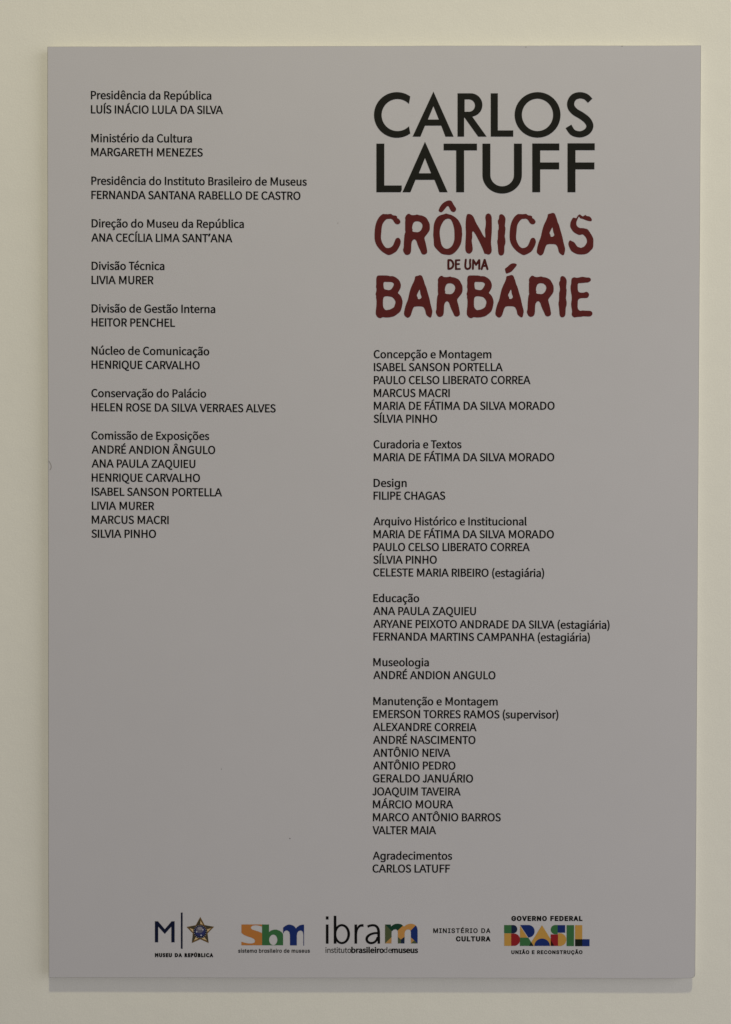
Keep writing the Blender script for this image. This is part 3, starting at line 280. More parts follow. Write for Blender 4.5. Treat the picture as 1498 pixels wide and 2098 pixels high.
BLACK = [
["C",[[[39.56,447.71],[37.3,449.16],[34.89,450.36],[32.36,451.28],[29.75,451.93],[27.08,452.29],[24.39,452.35],[21.71,452.12],[19.07,451.59],[16.5,450.79],[14.04,449.7],[11.72,448.36],[9.56,446.77],[7.58,444.95],[5.82,442.92],[4.3,440.72],[3.02,438.36],[2.02,435.88],[1.29,433.3],[0.85,430.66],[0.71,427.98],[0.86,425.3],[1.31,422.66],[2.04,420.08],[3.06,417.59],[4.34,415.24],[5.87,413.03],[7.64,411.01],[9.62,409.19],[11.79,407.59],[14.12,406.25],[16.59,405.16],[19.16,404.35],[21.8,403.83],[24.48,403.6],[27.17,403.66],[29.84,404.02],[32.45,404.67],[34.98,405.6],[37.38,406.8],[39.64,408.25],[38.22,416.03],[36.56,414.52],[34.72,413.24],[32.72,412.21],[30.6,411.46],[28.4,410.99],[26.16,410.82],[23.92,410.94],[21.71,411.36],[19.57,412.06],[17.54,413.04],[15.66,414.27],[13.96,415.75],[12.47,417.43],[11.21,419.3],[10.2,421.31],[9.47,423.44],[9.03,425.65],[8.87,427.89],[9.02,430.13],[9.46,432.34],[10.18,434.47],[11.18,436.48],[12.43,438.35],[13.92,440.03],[15.61,441.5],[17.49,442.74],[19.51,443.72],[21.65,444.42],[23.85,444.83],[26.1,444.96],[28.34,444.78],[30.54,444.31],[32.65,443.56],[34.66,442.54],[36.51,441.26],[38.17,439.75]]],[]],
["A",[[[64.33,452.9],[86.04,404.86],[77.33,404.86],[72.76,416.6],[55.35,416.6],[50.47,404.86],[42.13,404.86]]],[[[64.37,437.37],[70.21,423.11],[58.42,423.11]]]],
["R",[[[90.09,451.1],[102.96,451.1],[104.66,451.09],[106.47,450.89],[108.22,450.44],[109.89,449.75],[111.45,448.82],[112.85,447.67],[114.07,446.34],[115.09,444.85],[115.88,443.23],[116.43,441.51],[116.72,439.73],[116.75,437.92],[116.53,436.13],[116.04,434.4],[115.31,432.75],[114.34,431.23],[113.17,429.86],[111.8,428.68],[110.28,427.7],[108.64,426.95],[106.9,426.45],[106.11,426.0],[121.41,404.87],[112.34,404.87],[97.77,425.1],[97.23,425.1],[97.28,404.86],[90.21,404.86]]],[[[97.72,444.6],[102.07,444.6],[102.48,444.59],[103.89,444.38],[105.23,443.87],[106.43,443.08],[107.42,442.04],[108.17,440.81],[108.64,439.44],[108.8,438.01],[108.65,436.57],[108.19,435.21],[107.45,433.98],[106.46,432.94],[105.26,432.14],[103.93,431.63],[102.52,431.42],[102.11,431.42],[97.75,431.42]]]],
["L",[[[125.62,451.09],[133.23,451.09],[133.36,411.55],[149.86,411.56],[149.88,404.87],[125.76,404.87]]],[]],
["O",[[[200.37,428.08],[200.23,425.36],[199.78,422.68],[199.02,420.06],[197.98,417.55],[196.66,415.16],[195.07,412.94],[193.24,410.91],[191.2,409.09],[188.96,407.52],[186.55,406.2],[184.01,405.16],[181.36,404.4],[178.65,403.95],[175.9,403.79],[173.15,403.94],[170.43,404.4],[167.78,405.15],[165.23,406.2],[162.82,407.51],[160.56,409.09],[158.5,410.91],[156.66,412.94],[155.06,415.16],[153.72,417.54],[152.66,420.06],[151.89,422.68],[151.42,425.36],[151.25,428.08],[151.4,430.8],[151.85,433.48],[152.6,436.1],[153.65,438.61],[154.97,441.0],[156.56,443.22],[158.39,445.25],[160.44,447.06],[162.68,448.64],[165.08,449.95],[167.62,451.0],[170.27,451.75],[172.98,452.2],[175.73,452.36],[178.48,452.2],[181.19,451.75],[183.84,450.99],[186.39,449.95],[188.8,448.64],[191.05,447.06],[193.11,445.25],[194.96,443.22],[196.56,441.0],[197.9,438.62],[198.96,436.1],[199.73,433.48],[200.21,430.8]]],[[[192.4,428.08],[192.26,425.83],[191.85,423.62],[191.15,421.48],[190.19,419.46],[188.99,417.59],[187.56,415.89],[185.92,414.4],[184.11,413.15],[182.16,412.15],[180.1,411.42],[177.96,410.98],[175.78,410.84],[173.61,410.98],[171.47,411.42],[169.4,412.15],[167.44,413.15],[165.62,414.4],[163.97,415.89],[162.53,417.58],[161.31,419.46],[160.34,421.48],[159.63,423.62],[159.2,425.83],[159.05,428.08],[159.18,430.33],[159.6,432.54],[160.29,434.68],[161.25,436.7],[162.46,438.58],[163.89,440.27],[165.52,441.76],[167.33,443.01],[169.29,444.01],[171.35,444.73],[173.49,445.17],[175.66,445.32],[177.84,445.17],[179.98,444.73],[182.05,444.01],[184.01,443.01],[185.82,441.76],[187.47,440.27],[188.91,438.58],[190.13,436.7],[191.1,434.68],[191.81,432.54],[192.25,430.33]]]],
["S",[[[234.35,445.42],[233.9,445.88],[233.26,446.6],[232.41,447.53],[231.4,448.54],[230.21,449.55],[228.89,450.41],[227.54,451.04],[226.21,451.52],[224.84,451.9],[223.44,452.17],[222.02,452.32],[220.61,452.35],[219.21,452.26],[217.81,452.04],[216.42,451.71],[215.03,451.24],[213.68,450.61],[212.38,449.8],[211.21,448.78],[210.21,447.64],[209.38,446.44],[208.69,445.21],[208.13,443.96],[207.69,442.7],[207.4,441.4],[207.25,440.07],[207.26,438.73],[207.41,437.39],[207.71,436.08],[208.17,434.78],[208.78,433.54],[209.52,432.38],[210.35,431.3],[211.27,430.29],[212.24,429.34],[213.33,428.4],[214.59,427.48],[215.92,426.66],[217.21,425.95],[218.43,425.29],[219.52,424.67],[220.52,424.04],[221.56,423.32],[222.64,422.57],[223.65,421.83],[224.56,421.12],[225.32,420.45],[225.93,419.83],[226.48,419.17],[226.99,418.47],[227.4,417.81],[227.71,417.22],[227.89,416.74],[227.98,416.44],[228.0,416.18],[227.97,415.81],[227.85,415.32],[227.65,414.79],[227.39,414.25],[227.12,413.8],[226.82,413.42],[226.41,413.02],[225.88,412.59],[225.27,412.18],[224.61,411.81],[223.95,411.49],[223.3,411.22],[222.67,411.0],[222.05,410.84],[221.45,410.74],[220.83,410.7],[220.14,410.74],[219.3,410.85],[218.37,411.03],[217.46,411.27],[216.63,411.57],[215.94,411.92],[215.47,412.24],[215.02,412.73],[214.4,413.6],[213.73,414.71],[213.08,415.88],[212.49,416.97],[212.03,417.77],[205.84,414.02],[206.28,413.35],[206.9,412.33],[207.7,411.03],[208.66,409.62],[209.79,408.2],[211.14,406.92],[212.63,405.96],[214.1,405.29],[215.56,404.81],[216.96,404.47],[218.28,404.24],[219.54,404.08],[220.81,404.01],[222.08,404.06],[223.3,404.21],[224.45,404.45],[225.55,404.77],[226.6,405.14],[227.66,405.59],[228.74,406.12],[229.82,406.74],[230.89,407.48],[231.91,408.34],[232.83,409.33],[233.6,410.39],[234.27,411.51],[234.84,412.75],[235.28,414.1],[235.54,415.59],[235.55,417.16],[235.28,418.7],[234.81,420.12],[234.2,421.43],[233.48,422.67],[232.67,423.84],[231.75,424.97],[230.7,426.07],[229.54,427.09],[228.35,428.02],[227.15,428.89],[225.98,429.7],[224.81,430.5],[223.52,431.32],[222.19,432.07],[220.94,432.75],[219.83,433.36],[218.91,433.92],[218.19,434.45],[217.52,435.03],[216.89,435.66],[216.34,436.26],[215.91,436.83],[215.57,437.35],[215.34,437.81],[215.16,438.26],[215.04,438.74],[214.96,439.23],[214.94,439.73],[214.97,440.23],[215.05,440.72],[215.21,441.3],[215.46,441.97],[215.78,442.64],[216.15,443.25],[216.51,443.75],[216.84,444.09],[217.25,444.39],[217.83,444.71],[218.55,445.0],[219.34,445.24],[220.15,445.41],[220.91,445.5],[221.68,445.52],[222.51,445.45],[223.39,445.3],[224.25,445.09],[225.06,444.82],[225.69,444.56],[226.26,444.21],[226.95,443.65],[227.71,442.93],[228.45,442.16],[229.14,441.43],[229.69,440.89]]],[]],
["L",[[[3.3,397.44],[11.83,397.44],[11.91,352.77],[30.62,352.78],[30.62,348.07],[29.36,345.54],[3.39,345.53]]],[]],
["A",[[[55.39,399.44],[79.83,345.56],[71.12,345.55],[65.64,358.76],[45.31,358.75],[39.89,345.54],[31.36,345.54]]],[[[55.42,382.08],[62.0,365.81],[48.93,365.81]]]],
["T",[[[75.35,397.45],[111.09,397.46],[111.11,390.23],[97.32,390.23],[97.44,345.56],[88.91,345.56],[88.79,390.23],[75.37,390.22]]],[]],
["U",[[[116.89,397.46],[125.42,397.46],[125.52,364.02],[125.52,364.02],[125.68,362.13],[126.15,360.28],[126.91,358.52],[127.95,356.9],[129.24,355.45],[130.75,354.22],[132.44,353.23],[134.27,352.5],[136.19,352.06],[138.17,351.91],[140.14,352.06],[142.06,352.5],[143.89,353.23],[145.57,354.22],[147.07,355.46],[148.35,356.91],[149.38,358.53],[150.13,360.28],[150.59,362.13],[150.74,364.03],[150.63,397.47],[159.15,397.47],[159.26,364.03],[159.26,364.03],[159.12,361.63],[158.67,359.27],[157.91,356.98],[156.87,354.79],[155.56,352.73],[153.99,350.84],[152.19,349.14],[150.19,347.66],[148.01,346.41],[145.68,345.43],[143.25,344.71],[140.74,344.28],[138.19,344.13],[135.64,344.27],[133.13,344.71],[130.69,345.42],[128.36,346.41],[126.17,347.65],[124.16,349.13],[122.35,350.83],[120.77,352.72],[119.44,354.77],[118.39,356.96],[117.62,359.26],[117.15,361.62],[116.99,364.02]]],[]],
["F",[[[170.21,397.65],[199.22,397.65],[199.25,390.25],[178.76,390.24],[178.8,377.41],[199.11,377.42],[199.14,370.01],[178.83,370.0],[178.92,345.59],[170.39,345.59]]],[]],
["F",[[[207.92,397.84],[237.1,397.84],[237.13,390.44],[216.47,390.43],[216.52,377.42],[236.82,377.43],[236.85,370.02],[216.55,370.01],[216.65,345.61],[208.12,345.6]]],[]]]
RED = [
["C",[[[10.64,322.5],[12.17,322.15],[13.92,322.28],[15.45,322.02],[17.19,322.37],[19.38,322.5],[20.69,321.29],[22.22,320.72],[23.75,320.81],[25.93,319.68],[25.5,318.02],[27.69,317.07],[29.35,314.54],[29.09,312.8],[27.7,311.41],[25.51,311.15],[23.55,312.15],[22.01,314.54],[20.92,316.28],[19.17,317.24],[16.77,317.06],[14.37,316.93],[11.97,314.54],[10.23,311.92],[9.27,308.44],[8.84,302.78],[8.41,298.86],[8.51,295.38],[9.82,291.46],[11.58,288.41],[13.98,286.01],[16.82,285.89],[19.44,286.89],[21.41,288.85],[22.93,292.55],[24.01,295.38],[25.54,296.91],[27.72,296.91],[29.26,294.95],[29.83,292.34],[28.83,288.85],[27.31,285.8],[25.13,282.32],[22.08,280.36],[18.59,278.61],[15.96,278.3],[13.78,279.48],[9.84,281.87],[5.9,285.79],[3.27,289.71],[1.74,294.07],[1.42,299.29],[1.72,304.95],[2.37,309.74],[3.67,314.1],[5.41,317.58],[7.81,320.63]]],[]],
["R",[[[36.84,322.38],[38.81,322.69],[40.56,321.3],[42.96,321.08],[45.14,321.3],[47.32,321.86],[49.29,321.08],[51.69,320.87],[54.75,319.78],[57.38,318.04],[59.13,314.78],[60.66,311.95],[60.89,308.46],[60.68,304.98],[58.72,301.93],[56.54,299.32],[54.89,296.92],[55.68,293.66],[56.56,290.61],[57.36,286.69],[58.33,281.47],[56.81,279.51],[54.41,278.76],[52.22,279.5],[50.68,283.2],[48.71,287.12],[47.39,290.61],[46.29,294.09],[44.32,295.48],[42.36,294.31],[41.19,291.91],[40.93,287.55],[40.77,282.33],[39.55,279.5],[36.93,278.32],[34.53,278.84],[32.56,281.89],[32.03,284.5],[32.9,286.24],[32.98,291.9],[33.4,298.0],[33.92,301.49],[34.7,302.79],[34.26,305.4],[34.34,310.19],[34.24,313.68],[34.59,316.07],[34.15,318.03],[35.02,320.2]]],[[[43.85,313.68],[46.03,314.55],[49.52,314.34],[51.93,312.6],[53.11,310.2],[52.38,306.72],[50.64,304.11],[48.24,302.8],[45.62,303.02],[43.0,303.23],[41.9,304.32],[42.56,305.63],[41.77,306.93],[42.11,309.76],[42.76,311.94]]]],
["Ô",[[[73.0,321.38],[76.04,322.14],[78.31,323.0],[80.09,322.24],[83.13,321.64],[87.18,319.62],[91.24,316.09],[93.53,312.05],[95.06,308.01],[95.33,303.47],[95.59,300.44],[95.09,296.9],[94.85,293.37],[93.84,289.83],[91.32,285.28],[88.29,281.75],[85.77,279.72],[82.73,278.46],[78.17,278.71],[74.12,279.46],[72.09,280.73],[68.53,284.26],[65.48,287.79],[65.07,291.33],[64.96,295.37],[64.34,299.92],[64.68,304.46],[64.82,309.51],[65.93,314.06],[67.94,318.1],[70.47,320.37]],[[70.2,326.68],[71.96,330.72],[74.99,334.25],[79.04,336.52],[82.07,337.03],[84.36,336.02],[85.63,333.25],[87.66,330.22],[89.08,328.2],[88.68,325.93],[86.92,324.26],[84.38,324.67],[82.61,326.94],[81.08,330.22],[80.06,330.97],[78.55,329.96],[76.02,326.68],[73.75,324.16],[71.73,324.26],[70.2,325.42]]],[[[79.59,317.44],[82.63,317.09],[84.16,315.07],[85.68,311.54],[86.96,306.49],[87.23,300.43],[87.15,294.37],[85.74,290.08],[83.72,287.05],[80.69,285.28],[78.15,285.12],[75.62,286.28],[73.33,289.31],[72.31,294.36],[71.43,299.92],[71.42,304.47],[72.27,308.51],[74.03,312.55],[76.56,316.08]]]],
["N",[[[100.84,322.4],[103.88,322.4],[106.67,320.64],[108.45,317.61],[109.73,314.08],[112.02,310.04],[115.07,304.99],[117.62,299.94],[119.65,297.17],[120.41,297.42],[120.14,301.46],[119.88,305.5],[120.63,309.54],[120.86,314.59],[120.09,318.62],[120.84,321.65],[123.12,323.17],[125.4,322.41],[127.08,319.64],[127.19,314.59],[127.32,304.49],[126.74,296.92],[126.35,290.86],[127.18,285.3],[127.19,281.77],[125.27,279.24],[123.25,278.84],[121.22,279.74],[119.45,279.74],[118.43,282.77],[116.13,288.33],[113.08,294.39],[110.53,299.44],[108.49,302.46],[106.97,304.23],[106.12,302.46],[106.38,296.91],[105.63,294.38],[106.25,289.84],[106.92,285.8],[106.63,282.77],[104.51,280.24],[102.48,279.73],[99.94,281.25],[98.82,284.28],[99.0,291.85],[99.39,298.42],[99.48,303.47],[99.11,309.53],[99.34,315.59],[99.84,319.62]]],[]],
["I",[[[134.99,320.63],[136.08,321.91],[137.55,322.28],[139.38,321.55],[140.85,319.9],[141.89,317.71],[141.78,314.78],[141.43,311.86],[141.25,308.94],[141.92,307.47],[141.64,303.82],[141.46,301.26],[140.99,298.7],[141.66,295.78],[141.96,293.22],[141.68,290.29],[140.77,288.1],[140.78,283.71],[140.54,280.42],[139.15,278.4],[136.95,277.78],[135.12,278.77],[134.19,281.14],[133.92,285.53],[133.54,289.55],[132.95,292.66],[133.67,295.77],[133.77,300.16],[133.75,304.55],[134.48,306.01],[134.65,309.66],[133.61,313.68],[133.83,315.88],[134.81,316.97]]],[]],
["C",[[[155.44,322.56],[156.96,322.22],[158.71,322.35],[160.24,322.09],[161.98,322.44],[164.16,322.57],[165.47,321.35],[167.0,320.79],[168.53,320.87],[170.71,319.74],[170.28,318.09],[172.47,317.13],[174.13,314.61],[173.88,312.87],[172.49,311.48],[170.31,311.22],[168.34,312.22],[166.81,314.61],[165.71,316.35],[163.96,317.3],[161.56,317.13],[159.16,317.0],[156.77,314.6],[155.03,311.99],[154.09,308.51],[153.67,302.85],[153.25,298.94],[153.34,295.45],[154.67,291.54],[156.42,288.49],[158.83,286.1],[161.67,285.97],[164.28,286.97],[166.24,288.93],[167.75,292.63],[168.84,295.46],[170.36,296.99],[172.54,296.99],[174.07,295.03],[174.65,292.42],[173.66,288.94],[172.14,285.89],[169.97,282.4],[166.92,280.44],[163.44,278.7],[160.82,278.39],[158.63,279.57],[154.7,281.96],[150.76,285.87],[148.13,289.79],[146.58,294.14],[146.26,299.37],[146.55,305.03],[147.19,309.81],[148.48,314.16],[150.22,317.65],[152.61,320.69]]],[]],
["A",[[[187.18,322.36],[190.11,322.91],[192.41,323.83],[194.5,322.99],[195.35,321.32],[195.98,319.23],[196.62,317.98],[197.68,313.81],[199.15,310.88],[200.64,305.45],[201.91,301.28],[202.97,297.52],[204.04,292.09],[205.1,288.33],[205.96,284.98],[205.55,282.06],[204.72,278.71],[203.26,278.09],[201.16,279.55],[199.06,281.43],[198.41,285.4],[196.94,288.74],[195.05,290.2],[186.88,290.2],[185.21,288.32],[183.97,284.55],[182.72,280.37],[181.06,278.49],[179.17,277.86],[177.28,279.12],[175.26,281.41],[176.0,286.64],[177.45,292.07],[179.73,297.51],[180.55,301.68],[181.79,307.12],[183.45,311.71],[185.53,315.89],[186.98,319.65]]],[[[192.17,308.58],[192.68,306.29],[193.03,303.36],[194.38,300.44],[193.76,298.98],[192.29,297.93],[190.2,298.14],[190.19,299.81],[188.93,301.9],[189.76,303.78],[191.01,306.28]]]],
["S",[[[211.16,311.89],[211.7,314.09],[213.34,317.38],[214.43,318.66],[216.27,318.29],[217.73,317.74],[218.64,319.57],[219.92,321.4],[221.56,322.13],[222.48,321.22],[224.69,319.57],[226.51,321.04],[227.79,321.58],[228.16,320.67],[229.08,320.12],[231.28,320.01],[233.11,318.85],[234.59,316.29],[233.86,314.65],[231.67,314.75],[228.37,315.56],[224.7,317.2],[222.5,317.56],[221.39,318.48],[220.47,319.86],[219.38,317.74],[218.29,315.19],[217.68,313.36],[217.95,310.44],[219.24,308.61],[221.81,307.33],[224.74,307.44],[227.67,306.79],[230.05,306.06],[232.08,303.13],[234.66,299.11],[236.14,295.83],[236.09,291.07],[235.89,286.32],[233.26,283.4],[229.98,280.29],[226.32,279.19],[221.92,279.07],[218.25,279.55],[214.95,281.19],[212.38,282.83],[210.53,286.31],[209.23,289.96],[209.41,291.79],[210.68,294.53],[213.07,293.44],[215.64,292.16],[217.11,289.97],[218.95,287.41],[220.79,286.86],[222.62,286.13],[224.45,286.86],[226.28,287.6],[228.1,289.97],[229.19,292.17],[229.18,294.73],[228.07,297.28],[226.23,299.48],[224.58,300.75],[221.1,299.77],[218.17,300.93],[214.49,303.31],[212.65,306.05],[211.18,308.61]]],[]],
["B",[[[4.99,256.55],[8.66,256.67],[16.0,256.56],[17.66,255.83],[21.14,255.94],[23.35,255.1],[26.29,253.27],[28.49,250.89],[29.6,247.97],[29.97,245.77],[29.43,242.84],[27.78,239.91],[26.5,237.71],[28.52,236.25],[30.36,233.68],[31.47,230.39],[31.84,227.82],[31.3,224.16],[30.39,220.49],[29.29,217.93],[26.36,215.36],[22.69,212.79],[20.12,212.24],[17.55,211.62],[13.51,211.5],[10.39,211.98],[8.37,210.77],[6.54,210.95],[4.7,212.05],[3.23,214.24],[2.85,216.81],[3.22,220.47],[3.76,224.87],[3.75,230.37],[3.12,232.93],[3.38,234.76],[2.64,236.59],[3.55,239.52],[3.73,242.45],[3.1,244.1],[3.54,247.58],[3.35,251.97],[3.71,254.9]]],[[[11.24,248.87],[12.34,249.78],[14.55,249.6],[19.69,249.61],[21.52,248.69],[22.55,247.59],[21.9,245.4],[20.43,242.83],[18.97,241.37],[17.13,240.82],[14.93,241.18],[12.36,241.73],[11.55,243.19],[11.18,245.75]],[[10.91,232.2],[12.01,233.85],[14.21,234.4],[16.41,234.22],[18.25,233.86],[20.45,233.49],[22.29,231.85],[23.76,229.65],[24.21,227.82],[23.41,224.89],[22.67,222.69],[20.47,221.22],[18.27,220.12],[16.07,219.75],[13.87,219.38],[12.4,220.48],[10.92,222.68],[10.62,226.71]]]],
["A",[[[45.07,255.7],[48.01,256.25],[50.31,257.17],[52.41,256.34],[53.25,254.66],[53.89,252.57],[54.52,251.32],[55.58,247.13],[57.05,244.2],[58.53,238.76],[59.8,234.58],[60.86,230.81],[61.92,225.37],[62.98,221.6],[63.82,218.26],[63.41,215.32],[62.58,211.97],[61.11,211.34],[59.01,212.81],[56.91,214.69],[56.27,218.67],[54.79,222.02],[52.9,223.48],[44.72,223.47],[43.05,221.59],[41.8,217.82],[40.55,213.63],[38.87,211.74],[36.98,211.11],[35.09,212.37],[33.07,214.67],[33.82,219.91],[35.28,225.35],[37.57,230.79],[38.4,234.98],[39.65,240.42],[41.32,245.03],[43.41,249.22],[44.87,252.98]]],[[[50.05,241.9],[50.56,239.6],[50.9,236.67],[52.25,233.74],[51.62,232.27],[50.16,231.22],[48.06,231.43],[48.06,233.11],[46.79,235.2],[47.63,237.08],[48.88,239.59]]]],
["R",[[[72.06,256.12],[74.03,256.43],[75.78,255.03],[78.18,254.82],[80.36,255.04],[82.55,255.6],[84.51,254.82],[86.92,254.61],[89.98,253.52],[92.6,251.78],[94.36,248.51],[95.89,245.68],[96.12,242.19],[95.91,238.7],[93.96,235.65],[91.78,233.03],[90.12,230.63],[90.92,227.36],[91.8,224.31],[92.6,220.39],[93.57,215.16],[92.05,213.19],[89.65,212.45],[87.46,213.19],[85.92,216.89],[83.94,220.82],[82.62,224.31],[81.52,227.79],[79.55,229.19],[77.59,228.01],[76.42,225.61],[76.17,221.25],[76.0,216.01],[74.79,213.18],[72.17,212.0],[69.76,212.52],[67.79,215.57],[67.26,218.19],[68.13,219.93],[68.2,225.6],[68.62,231.71],[69.14,235.2],[69.92,236.5],[69.48,239.12],[69.56,243.91],[69.46,247.4],[69.8,249.8],[69.36,251.76],[70.23,253.94]]],[[[79.07,247.41],[81.25,248.28],[84.75,248.07],[87.16,246.32],[88.34,243.93],[87.61,240.44],[85.87,237.82],[83.47,236.51],[80.85,236.73],[78.22,236.95],[77.13,238.04],[77.78,239.34],[76.99,240.65],[77.33,243.48],[77.98,245.66]]]],
["B",[[[102.59,256.62],[106.25,256.73],[113.59,256.63],[115.24,255.9],[118.73,256.01],[120.93,255.17],[123.87,253.34],[126.08,250.96],[127.19,248.03],[127.56,245.84],[127.02,242.91],[125.38,239.98],[124.1,237.78],[126.12,236.32],[127.97,233.76],[129.08,230.46],[129.45,227.9],[128.91,224.24],[128.01,220.57],[126.91,218.01],[123.98,215.44],[120.32,212.87],[117.76,212.32],[115.19,211.7],[111.15,211.59],[108.03,212.06],[106.02,210.85],[104.18,211.03],[102.34,212.13],[100.87,214.32],[100.49,216.89],[100.85,220.55],[101.39,224.95],[101.37,230.44],[100.74,233.0],[100.99,234.84],[100.26,236.67],[101.16,239.6],[101.34,242.52],[100.71,244.17],[101.14,247.65],[100.95,252.04],[101.31,254.97]]],[[[108.84,248.94],[109.94,249.85],[112.14,249.67],[117.28,249.67],[119.12,248.76],[120.15,247.66],[119.49,245.47],[118.03,242.9],[116.57,241.44],[114.74,240.89],[112.53,241.25],[109.96,241.8],[109.15,243.26],[108.78,245.82]],[[108.52,232.28],[109.62,233.93],[111.82,234.48],[114.02,234.3],[115.86,233.93],[118.06,233.57],[119.9,231.92],[121.37,229.72],[121.82,227.89],[121.02,224.96],[120.29,222.76],[118.1,221.3],[115.9,220.2],[113.7,219.83],[111.5,219.46],[110.03,220.56],[108.55,222.76],[108.25,226.78]]]],
["Á",[[[143.01,255.93],[145.94,256.47],[148.24,257.39],[150.34,256.56],[151.18,254.89],[151.82,252.8],[152.45,251.54],[153.51,247.36],[154.99,244.43],[156.47,238.99],[157.75,234.81],[158.81,231.04],[159.87,225.61],[160.93,221.84],[161.78,218.49],[161.38,215.56],[160.55,212.21],[159.08,211.58],[156.98,213.05],[154.88,214.93],[154.24,218.9],[152.76,222.25],[150.87,223.71],[142.69,223.71],[141.02,221.82],[139.77,218.06],[138.53,213.87],[136.86,211.98],[134.97,211.35],[133.08,212.61],[131.06,214.91],[131.8,220.14],[133.25,225.58],[135.54,231.03],[136.36,235.21],[137.6,240.65],[139.27,245.26],[141.35,249.44],[142.8,253.21]],[[141.39,263.24],[141.72,264.29],[143.81,265.55],[146.74,268.47],[149.25,269.73],[152.18,269.73],[154.2,268.48],[154.07,267.43],[151.78,264.51],[148.44,260.74],[145.93,259.48],[143.42,258.56],[142.37,259.27]]],[[[148.0,242.12],[148.51,239.82],[148.85,236.9],[150.2,233.97],[149.58,232.5],[148.12,231.46],[146.02,231.66],[146.01,233.34],[144.75,235.43],[145.58,237.31],[146.83,239.82]]]],
["R",[[[169.71,256.29],[171.68,256.6],[173.43,255.2],[175.83,254.99],[178.01,255.21],[180.19,255.78],[182.16,254.99],[184.56,254.78],[187.62,253.69],[190.24,251.95],[192.0,248.68],[193.54,245.85],[193.77,242.37],[193.57,238.88],[191.61,235.83],[189.44,233.21],[187.79,230.81],[188.59,227.54],[189.47,224.49],[190.27,220.57],[191.25,215.34],[189.73,213.38],[187.33,212.63],[185.15,213.37],[183.61,217.08],[181.63,221.0],[180.3,224.49],[179.2,227.97],[177.23,229.37],[175.27,228.19],[174.1,225.79],[173.85,221.43],[173.7,216.2],[172.48,213.36],[169.87,212.18],[167.46,212.71],[165.49,215.76],[164.95,218.37],[165.82,220.12],[165.89,225.78],[166.3,231.89],[166.82,235.37],[167.6,236.68],[167.15,239.3],[167.22,244.09],[167.12,247.58],[167.46,249.97],[167.02,251.93],[167.89,254.11]]],[[[176.73,247.58],[178.91,248.46],[182.4,248.24],[184.81,246.5],[186.0,244.1],[185.27,240.62],[183.53,238.0],[181.13,236.69],[178.51,236.91],[175.89,237.12],[174.8,238.21],[175.45,239.52],[174.66,240.83],[175.0,243.66],[175.64,245.84]]]],
["I",[[[200.8,254.57],[201.89,255.85],[203.36,256.21],[205.19,255.48],[206.66,253.84],[207.7,251.64],[207.6,248.72],[207.25,245.79],[207.07,242.86],[207.74,241.4],[207.46,237.74],[207.29,235.17],[206.82,232.61],[207.49,229.68],[207.8,227.12],[207.51,224.19],[206.61,221.99],[206.62,217.6],[206.38,214.3],[204.99,212.29],[202.79,211.66],[200.96,212.65],[200.03,215.03],[199.76,219.43],[199.38,223.45],[198.78,226.57],[199.5,229.68],[199.59,234.07],[199.57,238.46],[200.3,239.93],[200.47,243.59],[199.43,247.61],[199.64,249.81],[200.63,250.91]]],[]],
["E",[[[213.96,254.32],[216.15,254.87],[218.36,254.14],[221.29,254.69],[224.22,255.42],[226.42,255.06],[228.98,254.51],[231.55,254.69],[233.39,253.41],[233.69,251.77],[232.67,250.3],[230.11,249.02],[228.27,249.13],[225.71,248.76],[222.78,248.54],[219.66,248.47],[219.49,245.17],[219.58,240.78],[220.8,238.95],[222.45,238.29],[226.48,238.41],[228.31,239.4],[230.15,238.96],[231.62,237.31],[231.63,234.93],[230.17,232.92],[228.34,232.44],[224.68,232.55],[221.74,232.18],[219.73,230.53],[219.57,226.87],[219.4,222.11],[220.51,219.92],[222.53,218.64],[224.36,219.37],[228.4,219.01],[233.16,219.01],[235.0,217.73],[235.56,216.08],[234.84,214.07],[232.82,212.79],[229.52,212.78],[225.85,213.15],[223.29,212.41],[220.36,212.41],[217.79,212.04],[215.59,211.78],[213.75,213.32],[212.94,215.15],[213.55,217.35],[213.36,220.28],[212.61,223.57],[212.42,226.87],[213.13,230.53],[213.12,234.55],[212.37,238.21],[211.8,242.24],[211.86,245.53],[212.51,248.09],[212.57,251.39],[213.04,253.22]]],[]]]
